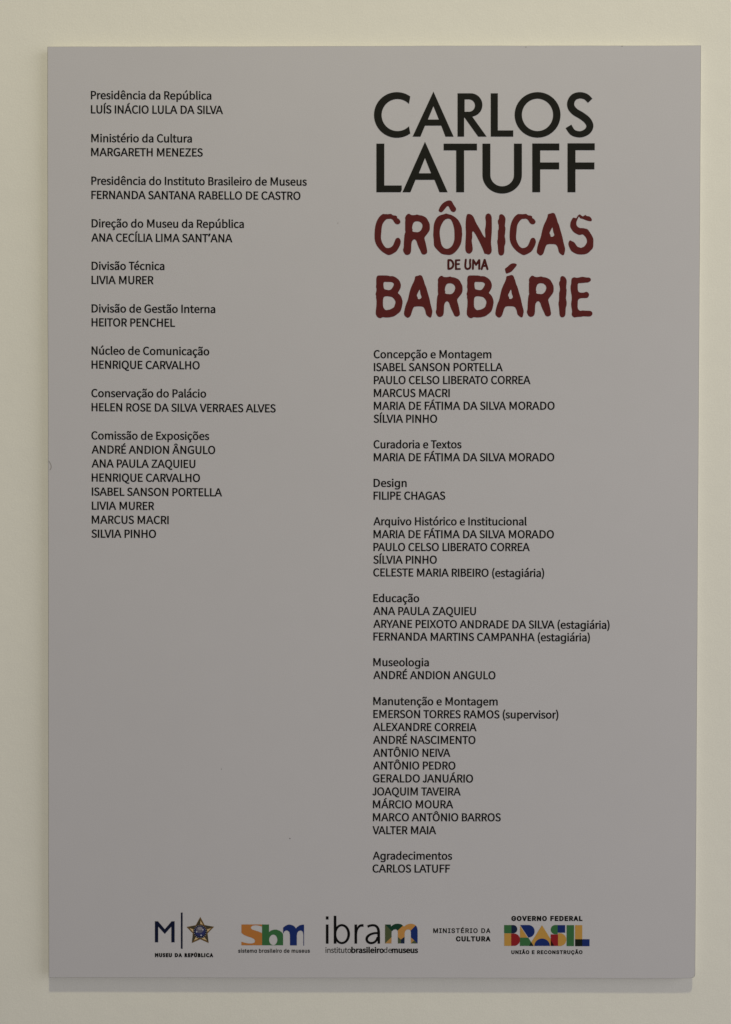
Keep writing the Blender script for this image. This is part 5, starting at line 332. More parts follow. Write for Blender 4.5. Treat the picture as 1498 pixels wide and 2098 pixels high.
IBRAM = [
["letter","ink",1,[[[-49.86,-434.59],[-47.0,-434.59],[-47.0,-437.98],[-49.85,-437.99]],[[-49.85,-443.44],[-46.99,-443.43],[-46.97,-464.23],[-49.82,-464.24]]],[],None],
["letter","ink",1,[[[-41.34,-433.9],[-38.49,-433.89],[-38.45,-464.2],[-41.3,-464.21]],[[-23.71,-453.78],[-23.8,-455.33],[-24.06,-456.85],[-24.5,-458.31],[-25.09,-459.68],[-25.84,-460.92],[-26.72,-462.03],[-27.72,-462.96],[-28.82,-463.71],[-29.99,-464.26],[-31.21,-464.59],[-32.45,-464.71],[-33.7,-464.6],[-34.92,-464.27],[-36.09,-463.73],[-37.19,-462.99],[-38.19,-462.06],[-39.07,-460.97],[-39.82,-459.72],[-40.42,-458.36],[-40.86,-456.9],[-41.13,-455.38],[-41.22,-453.83],[-41.13,-452.28],[-40.87,-450.76],[-40.44,-449.3],[-39.84,-447.94],[-39.09,-446.69],[-38.21,-445.59],[-37.21,-444.65],[-36.12,-443.9],[-34.95,-443.35],[-33.73,-443.02],[-32.48,-442.9],[-31.23,-443.01],[-30.01,-443.34],[-28.84,-443.88],[-27.75,-444.62],[-26.74,-445.55],[-25.86,-446.65],[-25.11,-447.89],[-24.51,-449.25],[-24.07,-450.71],[-23.8,-452.23]]],[[[-26.52,-453.83],[-26.59,-455.17],[-26.81,-456.48],[-27.17,-457.72],[-27.67,-458.87],[-28.28,-459.89],[-29.0,-460.77],[-29.81,-461.47],[-30.68,-461.99],[-31.61,-462.3],[-32.55,-462.41],[-33.5,-462.31],[-34.42,-462.0],[-35.3,-461.49],[-36.1,-460.79],[-36.83,-459.92],[-37.44,-458.9],[-37.94,-457.76],[-38.31,-456.52],[-38.53,-455.21],[-38.6,-453.87],[-38.53,-452.53],[-38.31,-451.23],[-37.95,-449.99],[-37.46,-448.84],[-36.84,-447.82],[-36.12,-446.94],[-35.31,-446.24],[-34.44,-445.72],[-33.52,-445.4],[-32.57,-445.3],[-31.63,-445.4],[-30.7,-445.71],[-29.83,-446.22],[-29.02,-446.92],[-28.3,-447.79],[-27.68,-448.81],[-27.18,-449.95],[-26.82,-451.19],[-26.59,-452.5]]],None],
["letter","ink",1,[[[-18.92,-443.34],[-16.07,-443.33],[-16.04,-464.13],[-18.89,-464.14]],[[-16.25,-447.3],[-15.26,-445.24],[-13.83,-443.71],[-11.93,-442.98],[-10.26,-442.88],[-9.12,-443.07],[-9.12,-445.89],[-10.5,-445.61],[-12.16,-445.71],[-13.83,-446.96],[-15.15,-448.97],[-15.86,-451.84],[-16.05,-454.71],[-16.24,-454.71]]],[],None],
["letter","ink",1,[[[6.07,-456.55],[8.74,-456.54],[8.75,-464.05],[6.09,-464.06]],[[-4.17,-446.84],[-3.92,-446.71],[-3.59,-446.53],[-3.21,-446.33],[-2.82,-446.13],[-2.43,-445.95],[-2.05,-445.81],[-1.63,-445.69],[-1.17,-445.56],[-0.69,-445.46],[-0.21,-445.37],[0.25,-445.31],[0.71,-445.28],[1.17,-445.29],[1.63,-445.31],[2.07,-445.35],[2.47,-445.43],[2.82,-445.54],[3.14,-445.68],[3.46,-445.88],[3.8,-446.13],[4.13,-446.42],[4.43,-446.74],[4.69,-447.08],[4.92,-447.44],[5.11,-447.84],[5.27,-448.29],[5.42,-448.8],[5.55,-449.36],[5.66,-449.94],[5.74,-450.53],[5.8,-451.13],[5.83,-451.78],[5.83,-452.47],[5.82,-453.19],[5.81,-453.93],[5.81,-454.64],[5.81,-455.35],[5.82,-456.09],[5.82,-456.82],[5.82,-457.48],[5.82,-458.05],[5.82,-458.46],[8.72,-458.46],[8.72,-458.05],[8.72,-457.49],[8.72,-456.81],[8.72,-456.08],[8.72,-455.33],[8.71,-454.62],[8.71,-453.94],[8.72,-453.22],[8.72,-452.46],[8.71,-451.68],[8.66,-450.89],[8.57,-450.13],[8.44,-449.41],[8.28,-448.71],[8.08,-448.01],[7.84,-447.34],[7.55,-446.68],[7.2,-446.06],[6.79,-445.48],[6.34,-444.97],[5.84,-444.5],[5.32,-444.09],[4.78,-443.74],[4.21,-443.44],[3.6,-443.2],[2.98,-443.04],[2.37,-442.95],[1.78,-442.91],[1.21,-442.89],[0.65,-442.9],[0.07,-442.92],[-0.53,-442.98],[-1.13,-443.07],[-1.7,-443.18],[-2.25,-443.3],[-2.78,-443.44],[-3.32,-443.62],[-3.84,-443.83],[-4.33,-444.05],[-4.75,-444.25],[-5.08,-444.42],[-5.31,-444.53]],[[6.17,-451.43],[5.83,-451.43],[5.36,-451.42],[4.77,-451.41],[4.1,-451.42],[3.38,-451.46],[2.65,-451.56],[1.93,-451.69],[1.16,-451.86],[0.37,-452.06],[-0.43,-452.3],[-1.21,-452.56],[-1.95,-452.86],[-2.64,-453.2],[-3.3,-453.57],[-3.93,-453.97],[-4.52,-454.4],[-5.05,-454.85],[-5.53,-455.32],[-5.95,-455.81],[-6.3,-456.34],[-6.59,-456.89],[-6.81,-457.45],[-6.96,-458.03],[-7.05,-458.63],[-7.05,-459.25],[-6.98,-459.87],[-6.84,-460.48],[-6.64,-461.08],[-6.39,-461.64],[-6.08,-462.17],[-5.7,-462.65],[-5.27,-463.08],[-4.81,-463.44],[-4.32,-463.76],[-3.82,-464.02],[-3.3,-464.24],[-2.76,-464.42],[-2.19,-464.54],[-1.61,-464.62],[-1.03,-464.65],[-0.44,-464.65],[0.13,-464.59],[0.71,-464.5],[1.28,-464.37],[1.86,-464.19],[2.42,-463.97],[2.97,-463.7],[3.5,-463.4],[3.99,-463.04],[4.45,-462.65],[4.89,-462.22],[5.3,-461.76],[5.67,-461.27],[6.02,-460.74],[6.32,-460.11],[6.56,-459.44],[6.75,-458.78],[6.91,-458.18],[7.03,-457.69],[7.12,-457.35],[5.03,-456.71],[4.91,-457.07],[4.75,-457.56],[4.57,-458.11],[4.37,-458.66],[4.16,-459.16],[3.96,-459.54],[3.73,-459.88],[3.46,-460.24],[3.16,-460.57],[2.85,-460.88],[2.53,-461.16],[2.2,-461.39],[1.86,-461.59],[1.48,-461.78],[1.08,-461.94],[0.67,-462.06],[0.25,-462.16],[-0.14,-462.22],[-0.53,-462.25],[-0.94,-462.24],[-1.34,-462.2],[-1.73,-462.13],[-2.09,-462.04],[-2.42,-461.92],[-2.73,-461.78],[-3.04,-461.6],[-3.32,-461.4],[-3.57,-461.19],[-3.78,-460.97],[-3.93,-460.76],[-4.05,-460.5],[-4.16,-460.18],[-4.24,-459.83],[-4.3,-459.47],[-4.31,-459.14],[-4.3,-458.85],[-4.26,-458.57],[-4.19,-458.29],[-4.09,-458.0],[-3.95,-457.7],[-3.77,-457.4],[-3.54,-457.09],[-3.24,-456.75],[-2.87,-456.38],[-2.44,-456.01],[-1.97,-455.65],[-1.46,-455.32],[-0.94,-455.03],[-0.37,-454.76],[0.29,-454.52],[0.99,-454.3],[1.7,-454.11],[2.4,-453.95],[3.02,-453.82],[3.59,-453.74],[4.18,-453.71],[4.76,-453.7],[5.31,-453.71],[5.79,-453.73],[6.16,-453.73]]],[],None],
["colour_facet","olive",1,[[[14.1,-443.23],[20.44,-443.21],[20.55,-445.51],[21.67,-444.45],[23.78,-443.03],[25.9,-442.49],[28.01,-442.3],[30.48,-442.65],[32.24,-443.35],[33.65,-444.52],[34.78,-445.58],[36.82,-443.69],[39.63,-442.62],[42.1,-442.33],[44.56,-442.64],[46.68,-443.66],[48.09,-444.97],[48.98,-447.02],[49.34,-449.85],[49.37,-463.66],[42.14,-463.68],[42.12,-451.64],[41.76,-449.87],[40.88,-448.81],[39.29,-448.39],[37.36,-448.82],[35.95,-450.25],[35.32,-452.37],[35.2,-463.7],[28.05,-463.73],[28.03,-451.69],[27.6,-449.74],[26.61,-448.72],[25.2,-448.4],[23.27,-448.87],[21.97,-450.29],[21.23,-452.06],[21.11,-463.75],[14.13,-463.77]]],[],[[13.92,-442.88],[21.33,-450.29],[21.34,-456.67],[13.96,-463.95]]],
["colour_facet","tan",1,[[[14.1,-443.23],[20.44,-443.21],[20.55,-445.51],[21.67,-444.45],[23.78,-443.03],[25.9,-442.49],[28.01,-442.3],[30.48,-442.65],[32.24,-443.35],[33.65,-444.52],[34.78,-445.58],[36.82,-443.69],[39.63,-442.62],[42.1,-442.33],[44.56,-442.64],[46.68,-443.66],[48.09,-444.97],[48.98,-447.02],[49.34,-449.85],[49.37,-463.66],[42.14,-463.68],[42.12,-451.64],[41.76,-449.87],[40.88,-448.81],[39.29,-448.39],[37.36,-448.82],[35.95,-450.25],[35.32,-452.37],[35.2,-463.7],[28.05,-463.73],[28.03,-451.69],[27.6,-449.74],[26.61,-448.72],[25.2,-448.4],[23.27,-448.87],[21.97,-450.29],[21.23,-452.06],[21.11,-463.75],[14.13,-463.77]]],[],[[21.34,-456.67],[21.36,-464.1],[13.96,-464.13],[13.96,-463.95]]],
["colour_facet","forest",1,[[[14.1,-443.23],[20.44,-443.21],[20.55,-445.51],[21.67,-444.45],[23.78,-443.03],[25.9,-442.49],[28.01,-442.3],[30.48,-442.65],[32.24,-443.35],[33.65,-444.52],[34.78,-445.58],[36.82,-443.69],[39.63,-442.62],[42.1,-442.33],[44.56,-442.64],[46.68,-443.66],[48.09,-444.97],[48.98,-447.02],[49.34,-449.85],[49.37,-463.66],[42.14,-463.68],[42.12,-451.64],[41.76,-449.87],[40.88,-448.81],[39.29,-448.39],[37.36,-448.82],[35.95,-450.25],[35.32,-452.37],[35.2,-463.7],[28.05,-463.73],[28.03,-451.69],[27.6,-449.74],[26.61,-448.72],[25.2,-448.4],[23.27,-448.87],[21.97,-450.29],[21.23,-452.06],[21.11,-463.75],[14.13,-463.77]]],[],[[13.92,-442.88],[13.92,-441.11],[34.35,-441.05],[34.35,-443.59],[27.85,-449.74],[21.33,-450.29]]],
["colour_facet","ochre",1,[[[14.1,-443.23],[20.44,-443.21],[20.55,-445.51],[21.67,-444.45],[23.78,-443.03],[25.9,-442.49],[28.01,-442.3],[30.48,-442.65],[32.24,-443.35],[33.65,-444.52],[34.78,-445.58],[36.82,-443.69],[39.63,-442.62],[42.1,-442.33],[44.56,-442.64],[46.68,-443.66],[48.09,-444.97],[48.98,-447.02],[49.34,-449.85],[49.37,-463.66],[42.14,-463.68],[42.12,-451.64],[41.76,-449.87],[40.88,-448.81],[39.29,-448.39],[37.36,-448.82],[35.95,-450.25],[35.32,-452.37],[35.2,-463.7],[28.05,-463.73],[28.03,-451.69],[27.6,-449.74],[26.61,-448.72],[25.2,-448.4],[23.27,-448.87],[21.97,-450.29],[21.23,-452.06],[21.11,-463.75],[14.13,-463.77]]],[],[[34.35,-443.59],[34.35,-441.05],[45.27,-441.01],[47.39,-444.01],[41.76,-449.7],[41.76,-450.93],[35.78,-450.95],[35.79,-456.09],[31.39,-459.4],[27.86,-456.64],[27.85,-449.74]]],
["colour_facet","navy",1,[[[14.1,-443.23],[20.44,-443.21],[20.55,-445.51],[21.67,-444.45],[23.78,-443.03],[25.9,-442.49],[28.01,-442.3],[30.48,-442.65],[32.24,-443.35],[33.65,-444.52],[34.78,-445.58],[36.82,-443.69],[39.63,-442.62],[42.1,-442.33],[44.56,-442.64],[46.68,-443.66],[48.09,-444.97],[48.98,-447.02],[49.34,-449.85],[49.37,-463.66],[42.14,-463.68],[42.12,-451.64],[41.76,-449.87],[40.88,-448.81],[39.29,-448.39],[37.36,-448.82],[35.95,-450.25],[35.32,-452.37],[35.2,-463.7],[28.05,-463.73],[28.03,-451.69],[27.6,-449.74],[26.61,-448.72],[25.2,-448.4],[23.27,-448.87],[21.97,-450.29],[21.23,-452.06],[21.11,-463.75],[14.13,-463.77]]],[],[[47.39,-444.01],[49.84,-441.0],[49.89,-464.01],[49.37,-463.84],[41.78,-456.78],[41.76,-449.7]]],
["colour_facet","olive",1,[[[14.1,-443.23],[20.44,-443.21],[20.55,-445.51],[21.67,-444.45],[23.78,-443.03],[25.9,-442.49],[28.01,-442.3],[30.48,-442.65],[32.24,-443.35],[33.65,-444.52],[34.78,-445.58],[36.82,-443.69],[39.63,-442.62],[42.1,-442.33],[44.56,-442.64],[46.68,-443.66],[48.09,-444.97],[48.98,-447.02],[49.34,-449.85],[49.37,-463.66],[42.14,-463.68],[42.12,-451.64],[41.76,-449.87],[40.88,-448.81],[39.29,-448.39],[37.36,-448.82],[35.95,-450.25],[35.32,-452.37],[35.2,-463.7],[28.05,-463.73],[28.03,-451.69],[27.6,-449.74],[26.61,-448.72],[25.2,-448.4],[23.27,-448.87],[21.97,-450.29],[21.23,-452.06],[21.11,-463.75],[14.13,-463.77]]],[],[[27.86,-456.64],[31.39,-459.4],[31.4,-464.07],[27.88,-464.08]]],
["colour_facet","navydark",1,[[[14.1,-443.23],[20.44,-443.21],[20.55,-445.51],[21.67,-444.45],[23.78,-443.03],[25.9,-442.49],[28.01,-442.3],[30.48,-442.65],[32.24,-443.35],[33.65,-444.52],[34.78,-445.58],[36.82,-443.69],[39.63,-442.62],[42.1,-442.33],[44.56,-442.64],[46.68,-443.66],[48.09,-444.97],[48.98,-447.02],[49.34,-449.85],[49.37,-463.66],[42.14,-463.68],[42.12,-451.64],[41.76,-449.87],[40.88,-448.81],[39.29,-448.39],[37.36,-448.82],[35.95,-450.25],[35.32,-452.37],[35.2,-463.7],[28.05,-463.73],[28.03,-451.69],[27.6,-449.74],[26.61,-448.72],[25.2,-448.4],[23.27,-448.87],[21.97,-450.29],[21.23,-452.06],[21.11,-463.75],[14.13,-463.77]]],[],[[31.39,-459.4],[35.79,-456.09],[35.8,-464.06],[31.4,-464.07]]],
["colour_facet","tan",1,[[[14.1,-443.23],[20.44,-443.21],[20.55,-445.51],[21.67,-444.45],[23.78,-443.03],[25.9,-442.49],[28.01,-442.3],[30.48,-442.65],[32.24,-443.35],[33.65,-444.52],[34.78,-445.58],[36.82,-443.69],[39.63,-442.62],[42.1,-442.33],[44.56,-442.64],[46.68,-443.66],[48.09,-444.97],[48.98,-447.02],[49.34,-449.85],[49.37,-463.66],[42.14,-463.68],[42.12,-451.64],[41.76,-449.87],[40.88,-448.81],[39.29,-448.39],[37.36,-448.82],[35.95,-450.25],[35.32,-452.37],[35.2,-463.7],[28.05,-463.73],[28.03,-451.69],[27.6,-449.74],[26.61,-448.72],[25.2,-448.4],[23.27,-448.87],[21.97,-450.29],[21.23,-452.06],[21.11,-463.75],[14.13,-463.77]]],[],[[41.78,-456.78],[45.66,-460.38],[41.79,-463.86]]],
["colour_facet","olive",1,[[[14.1,-443.23],[20.44,-443.21],[20.55,-445.51],[21.67,-444.45],[23.78,-443.03],[25.9,-442.49],[28.01,-442.3],[30.48,-442.65],[32.24,-443.35],[33.65,-444.52],[34.78,-445.58],[36.82,-443.69],[39.63,-442.62],[42.1,-442.33],[44.56,-442.64],[46.68,-443.66],[48.09,-444.97],[48.98,-447.02],[49.34,-449.85],[49.37,-463.66],[42.14,-463.68],[42.12,-451.64],[41.76,-449.87],[40.88,-448.81],[39.29,-448.39],[37.36,-448.82],[35.95,-450.25],[35.32,-452.37],[35.2,-463.7],[28.05,-463.73],[28.03,-451.69],[27.6,-449.74],[26.61,-448.72],[25.2,-448.4],[23.27,-448.87],[21.97,-450.29],[21.23,-452.06],[21.11,-463.75],[14.13,-463.77]]],[],[[45.66,-460.38],[49.37,-463.84],[49.37,-464.01],[41.79,-464.04],[41.79,-463.86]]]]
BRASIL = [
["colour_block","green",1,[[[142.8,-443.44],[150.64,-443.41],[150.67,-452.22],[142.82,-452.25]]],[],None],
["colour_block","navydark",1,[[[150.64,-443.41],[152.58,-443.37],[153.28,-443.42],[153.96,-443.59],[154.61,-443.85],[155.21,-444.22],[155.75,-444.68],[156.2,-445.21],[156.57,-445.81],[156.84,-446.46],[157.01,-447.15],[157.06,-447.85],[157.01,-448.55],[156.85,-449.24],[156.58,-449.89],[156.22,-450.49],[155.77,-451.03],[155.23,-451.49],[154.64,-451.86],[153.99,-452.13],[153.31,-452.3],[152.61,-452.36],[150.67,-452.36]]],[],None],
["colour_block","gold",1,[[[143.0,-452.46],[150.39,-452.44],[150.44,-465.99],[143.04,-466.02]]],[],None],
["colour_block","crimson",1,[[[150.39,-452.61],[153.42,-452.6],[154.22,-452.65],[155.01,-452.79],[155.78,-453.03],[156.51,-453.36],[157.2,-453.78],[157.84,-454.27],[158.41,-454.84],[158.9,-455.48],[159.32,-456.17],[159.65,-456.9],[159.9,-457.67],[160.04,-458.47],[160.09,-459.27],[160.05,-460.08],[159.91,-460.87],[159.67,-461.65],[159.34,-462.38],[158.93,-463.08],[158.44,-463.71],[157.87,-464.29],[157.24,-464.79],[156.55,-465.21],[155.82,-465.54],[155.06,-465.78],[154.27,-465.93],[153.46,-465.98],[150.44,-465.99]]],[],None],
["colour_block","navy",1,[[[160.11,-443.31],[169.19,-443.28],[169.28,-443.29],[170.13,-443.37],[170.97,-443.56],[171.77,-443.86],[172.53,-444.26],[173.23,-444.75],[173.87,-445.33],[174.42,-445.99],[174.89,-446.71],[175.26,-447.49],[175.54,-448.31],[175.7,-449.16],[175.76,-450.02],[175.71,-450.88],[175.55,-451.73],[175.28,-452.55],[174.91,-453.33],[174.45,-454.06],[173.9,-454.72],[173.27,-455.31],[172.57,-455.8],[171.81,-456.21],[171.01,-456.51],[170.18,-456.71],[169.33,-456.8],[168.96,-456.73]]],[],None],
["colour_block","gold",1,[[[159.97,-444.3],[160.02,-456.94],[168.25,-456.91]]],[],None],
["colour_block","green",2,[[[159.91,-457.04],[168.96,-457.01],[174.62,-465.92],[159.94,-465.96]]],[],None],
["colour_block","blackgreen",3,[[[171.79,-461.5],[174.62,-465.92],[170.04,-465.93]]],[],None],
["colour_block","gold",1,[[[183.69,-443.41],[197.57,-465.84],[174.83,-465.91],[172.35,-461.96]]],[],None],
["colour_block","navy",2,[[[175.5,-465.91],[175.54,-465.08],[175.68,-464.25],[175.9,-463.44],[176.21,-462.66],[176.61,-461.91],[177.08,-461.2],[177.63,-460.55],[178.25,-459.96],[178.93,-459.43],[179.66,-458.97],[180.44,-458.59],[181.26,-458.29],[182.11,-458.07],[182.97,-457.93],[183.85,-457.89],[184.72,-457.93],[185.59,-458.05],[186.44,-458.27],[187.26,-458.57],[188.04,-458.94],[188.78,-459.4],[189.46,-459.92],[190.08,-460.51],[190.63,-461.16],[191.11,-461.86],[191.52,-462.61],[191.83,-463.39],[192.06,-464.2],[192.2,-465.02],[192.25,-465.86]]],[],None],
["colour_block","green",1,[[[200.51,-443.18],[198.16,-443.19],[198.16,-443.19],[197.45,-443.24],[196.75,-443.4],[196.08,-443.65],[195.46,-443.99],[194.89,-444.42],[194.39,-444.92],[193.96,-445.49],[193.62,-446.12],[193.38,-446.79],[193.23,-447.48],[193.18,-448.19],[193.23,-448.9],[193.39,-449.6],[193.64,-450.27],[193.98,-450.89],[194.41,-451.46],[194.92,-451.96],[195.49,-452.38],[196.12,-452.72],[196.79,-452.97],[197.48,-453.12],[198.19,-453.17],[200.55,-453.16]]],[],None],
["colour_block","navy",1,[[[200.51,-443.25],[208.71,-443.23],[208.74,-451.47],[200.54,-451.5]]],[],None],
["colour_block","crimson",2,[[[193.16,-453.4],[201.01,-453.37],[201.06,-465.83],[193.21,-465.85]]],[],None],
["colour_block","blackred",3,[[[193.18,-459.31],[197.01,-465.84],[193.21,-465.85]]],[],None],
["colour_block","gold",1,[[[201.0,-452.1],[203.01,-452.09],[203.85,-452.14],[204.67,-452.29],[205.47,-452.54],[206.23,-452.88],[206.95,-453.31],[207.61,-453.83],[208.21,-454.42],[208.73,-455.08],[209.16,-455.8],[209.51,-456.57],[209.76,-457.37],[209.91,-458.2],[209.97,-459.04],[209.92,-459.88],[209.77,-460.71],[209.53,-461.51],[209.19,-462.28],[208.76,-463.0],[208.24,-463.67],[207.65,-464.27],[207.0,-464.79],[206.28,-465.23],[205.52,-465.57],[204.72,-465.83],[203.9,-465.98],[203.06,-466.03],[201.06,-466.01]]],[],None],
["colour_block","green",1,[[[210.29,-443.33],[218.24,-443.3],[218.33,-466.02],[210.38,-466.05]]],[],None],
["colour_block","gold",1,[[[219.44,-443.3],[227.14,-443.27],[227.21,-458.49],[219.5,-458.51]]],[],None],
["colour_block","blackgreen",1,[[[219.5,-458.55],[227.24,-458.52],[227.27,-466.1],[219.53,-466.12]]],[],None],
["colour_block","navy",1,[[[227.28,-458.52],[235.09,-458.5],[235.12,-466.07],[227.31,-466.1]]],[],None]]
SCRATCH = [
[[-349.08,57.01],[-348.92,56.78],[-348.69,56.47],[-348.42,56.1],[-348.14,55.7],[-347.88,55.3],[-347.66,54.92],[-347.47,54.53],[-347.29,54.13],[-347.13,53.71],[-346.98,53.3],[-346.85,52.9],[-346.74,52.51],[-346.64,52.15],[-346.56,51.81],[-346.5,51.49],[-346.46,51.17],[-346.45,50.86],[-346.47,50.53],[-346.53,50.18],[-346.63,49.78],[-346.76,49.38],[-346.91,48.99],[-347.06,48.64],[-347.21,48.36],[-347.35,48.17],[-347.52,48.02],[-347.69,47.9],[-347.87,47.81],[-348.04,47.72],[-348.17,47.65],[-347.88,47.17],[-347.77,47.23],[-347.61,47.31],[-347.4,47.43],[-347.17,47.59],[-346.94,47.8],[-346.73,48.06],[-346.55,48.38],[-346.37,48.76],[-346.2,49.17],[-346.05,49.61],[-345.92,50.04],[-345.84,50.46],[-345.81,50.85],[-345.82,51.22],[-345.87,51.59],[-345.94,51.95],[-346.03,52.31],[-346.13,52.69],[-346.25,53.09],[-346.4,53.51],[-346.57,53.94],[-346.75,54.37],[-346.95,54.78],[-347.17,55.19],[-347.41,55.59],[-347.7,56.01],[-348.0,56.41],[-348.28,56.78],[-348.52,57.08],[-348.69,57.3]]]
SPECKS = [
[-162.9,-275.18,0.42],
[-88.82,-350.16,0.62],
[-37.78,312.53,0.5]]
NICKS = [
[163.02,500.37,0.9],
[265.77,501.29,1.0]]
EDGE = [
[-349.58,501.3],
[350.41,502.51],
[349.58,-501.31],
[-350.44,-502.52]]

def area2(c):
    return sum(c[i - 1][0] * c[i][1] - c[i][0] * c[i - 1][1] for i in range(len(c)))
def winding(cs, x, y):
    w = 0
    for c in cs:
        x0, y0 = c[-1]
        for x1, y1 in c:
            if (y0 <= y) != (y1 <= y):
                t = (y - y0) / (y1 - y0)
                if x0 + t * (x1 - x0) > x:
                    w += 1 if y1 > y0 else -1
            x0, y0 = x1, y1
    return w
def fill(cs, clip=None):
    """triangles of the region with non-zero winding"""
    vs, es = [], []
    for c in cs + ([clip] if clip else []):
        n = len(vs)
        vs += [Vector(q) for q in c]
        es += [(n + i, n + (i + 1) % len(c)) for i in range(len(c))]
    V, _, F, *_r = delaunay_2d_cdt(vs, es, [], 0, 1e-5)
    out = []
    for f in F:
        a, b, c = (V[i] for i in f)
        if abs((b - a).cross(c - a)) < 1e-9: continue
        x, y = (a.x + b.x + c.x) / 3, (a.y + b.y + c.y) / 3
        if winding(cs, x, y) and (clip is None or winding([clip], x, y)):
            out.append(f if (b - a).cross(c - a) > 0 else f[::-1])
    return [(v.x, v.y) for v in V], out
def orient(outs, holes):
    return [[tuple(q) for q in (c if area2(c) > 0 else c[::-1])] for c in outs] + \
           [[tuple(q) for q in (c if area2(c) < 0 else c[::-1])] for c in holes]
def swell(c, dx, dy):
    out = []
    n = len(c)
    for i in range(n):
        (ax, ay), (bx, by), (cx, cy) = c[i - 1], c[i], c[(i + 1) % n]
        l1, l2 = math.hypot(bx - ax, by - ay) or 1, math.hypot(cx - bx, cy - by) or 1
        n1, n2 = ((by - ay) / l1, (ax - bx) / l1), ((cy - by) / l2, (bx - cx) / l2)
        sx, sy = n1[0] + n2[0], n1[1] + n2[1]
        k = sx * n1[0] + sy * n1[1]
        k = 1 / max(k, 0.75)
        out.append((bx + sx * k * dx, by + sy * k * dy))
    return out
def chaikin(c):
    out = []
    for i in range(len(c)):
        a, b = c[i], c[(i + 1) % len(c)]
        out += [(a[0] * .75 + b[0] * .25, a[1] * .75 + b[1] * .25), (a[0] * .25 + b[0] * .75, a[1] * .25 + b[1] * .75)]
    return out

class Flat:
    """collects flat printed shapes and links them as one mesh on the board's face"""
    def __init__(self): self.v, self.f = [], []
    def add(self, tri, fn=lambda x, y: (x, y)):
        n = len(self.v)
        V, F = tri
        self.v += [fn(x, y) for x, y in V]
        self.f += [tuple(n + i for i in f) for f in F]
    def build(self, name, material, parent, layer=1, label=None):
        lift = 0.00012 + 0.00006 * layer
        me = bpy.data.meshes.new(name)
        me.from_pydata([(x / 1000, -lift, y / 1000) for x, y in self.v], [], self.f)
        me.materials.append(material)
        o = bpy.data.objects.new(name, me)
        col.objects.link(o)
        o.parent = parent
        if label: o['label'] = label
        return o

FONTS = {'text': GLYPH_TEXT, 'inter': GLYPH_WIDE, 'gill': GLYPH_GILL}
_cache = {}
def glyph(font, ch, dx, dy):
    key = (font, ch, dx, dy)
    if key not in _cache:
        adv, sx, flat = FONTS[font][ch]
        cs = [[(c[i], c[i + 1]) for i in range(0, len(c), 2)] for c in flat]
        if font == 'inter' and ch == 'a':                       # round single-storey a
            o = [[(c[i], c[i + 1]) for i in range(0, len(c), 2)] for c in FONTS[font]['o'][2]]
            s = 1 if sum(area2(c) for c in o) > 0 else -1
            x1 = max(q[0] for c in o for q in c)
            cs = o + [[(x1 - 100, 0), (x1 + 20, 0), (x1 + 20, 745), (x1 - 100, 745)][::s]]
            adv = FONTS[font]['d'][0]
        if cs and sum(area2(c) for c in cs) < 0:
            cs = [c[::-1] for c in cs]
        d = dx + (125 * (1 - sx) / 2 if font == 'text' else 0)  # keep one stem weight across the alphabet
        lo = min((q[0] for c in cs for q in c), default=0); hi = max((q[0] for c in cs for q in c), default=0)
        cs = [swell(c, d, dy) for c in cs]
        if font != 'text': lo -= dx; hi += dx
        _cache[key] = (adv + (2 * dx if font != 'text' else 0), lo, hi, fill(cs) if cs else None)
    return _cache[key]
KERN = {}
for pair, k in (('AV', -60), ('VA', -60), ('TA', -72), ('AT', -72), ('PA', -72), ('FA', -62), ('LT', -72), ('LV', -72), ('Te', -72),
                ('AY', -60), ('YA', -60), ('RY', -20), ('RT', -14), ('RV', -14), ('LO', -14), ('TO', -18), ('XO', -22), ('DA', -14), ('AQ', -12),
                ('AU', -10), ('AG', -10), ('LA', 4), ('T’', 18), ('’A', -22), ('OA', -12), ('OX', -16), ('QU', -6), ('VE', 0), ('CO', -6)):
    KERN[pair] = k / 0.674
BASE = {'Á': 'A', 'Â': 'A', 'Ã': 'A', 'é': 'e', 'É': 'E', 'Ó': 'O', 'Ô': 'O', 'Í': 'I'}
def text_into(mesh, font, s, u0, v0, u1, v1, cap, dx, dy):
    """set a line of type between two ink edges; whatever is left over goes into the letter spacing"""
    pen, items = 0.0, []
    for i, ch in enumerate(s):
        if font == 'text' and i:
            pen += KERN.get(BASE.get(s[i - 1], s[i - 1]) + BASE.get(ch, ch), 0)
        adv, lo, hi, tri = glyph(font, ch, dx, dy)
        items.append((pen, lo, hi, tri)); pen += adv
    k = cap / 1000
    first, last = items[0], items[-1]
    ink = (last[0] + last[2]) - (first[0] + first[1])
    if font == 'text':
        kx = (u1 - u0) / ink                                    # within about one per cent of k
        kx = min(max(kx, k * .975), k * 1.02)
        sp = ((u1 - u0) - ink * kx) / max(len(s) - 1, 1)
    else:
        kx = (u1 - u0) / ink * .96 if font == 'gill' else k; sp = ((u1 - u0) - ink * kx) / max(len(s) - 1, 1)
        if sp < 0: kx *= (u1 - u0) / (ink * kx); sp = 0
    slope = (v1 - v0) / (u1 - u0)
    for i, (pen, lo, hi, tri) in enumerate(items):
        if not tri: continue
        ox = u0 + (pen - first[1]) * kx + sp * i
        mesh.add(tri, lambda x, y: (ox + x * kx, v0 + slope * (ox + x * kx - u0) + y * k))

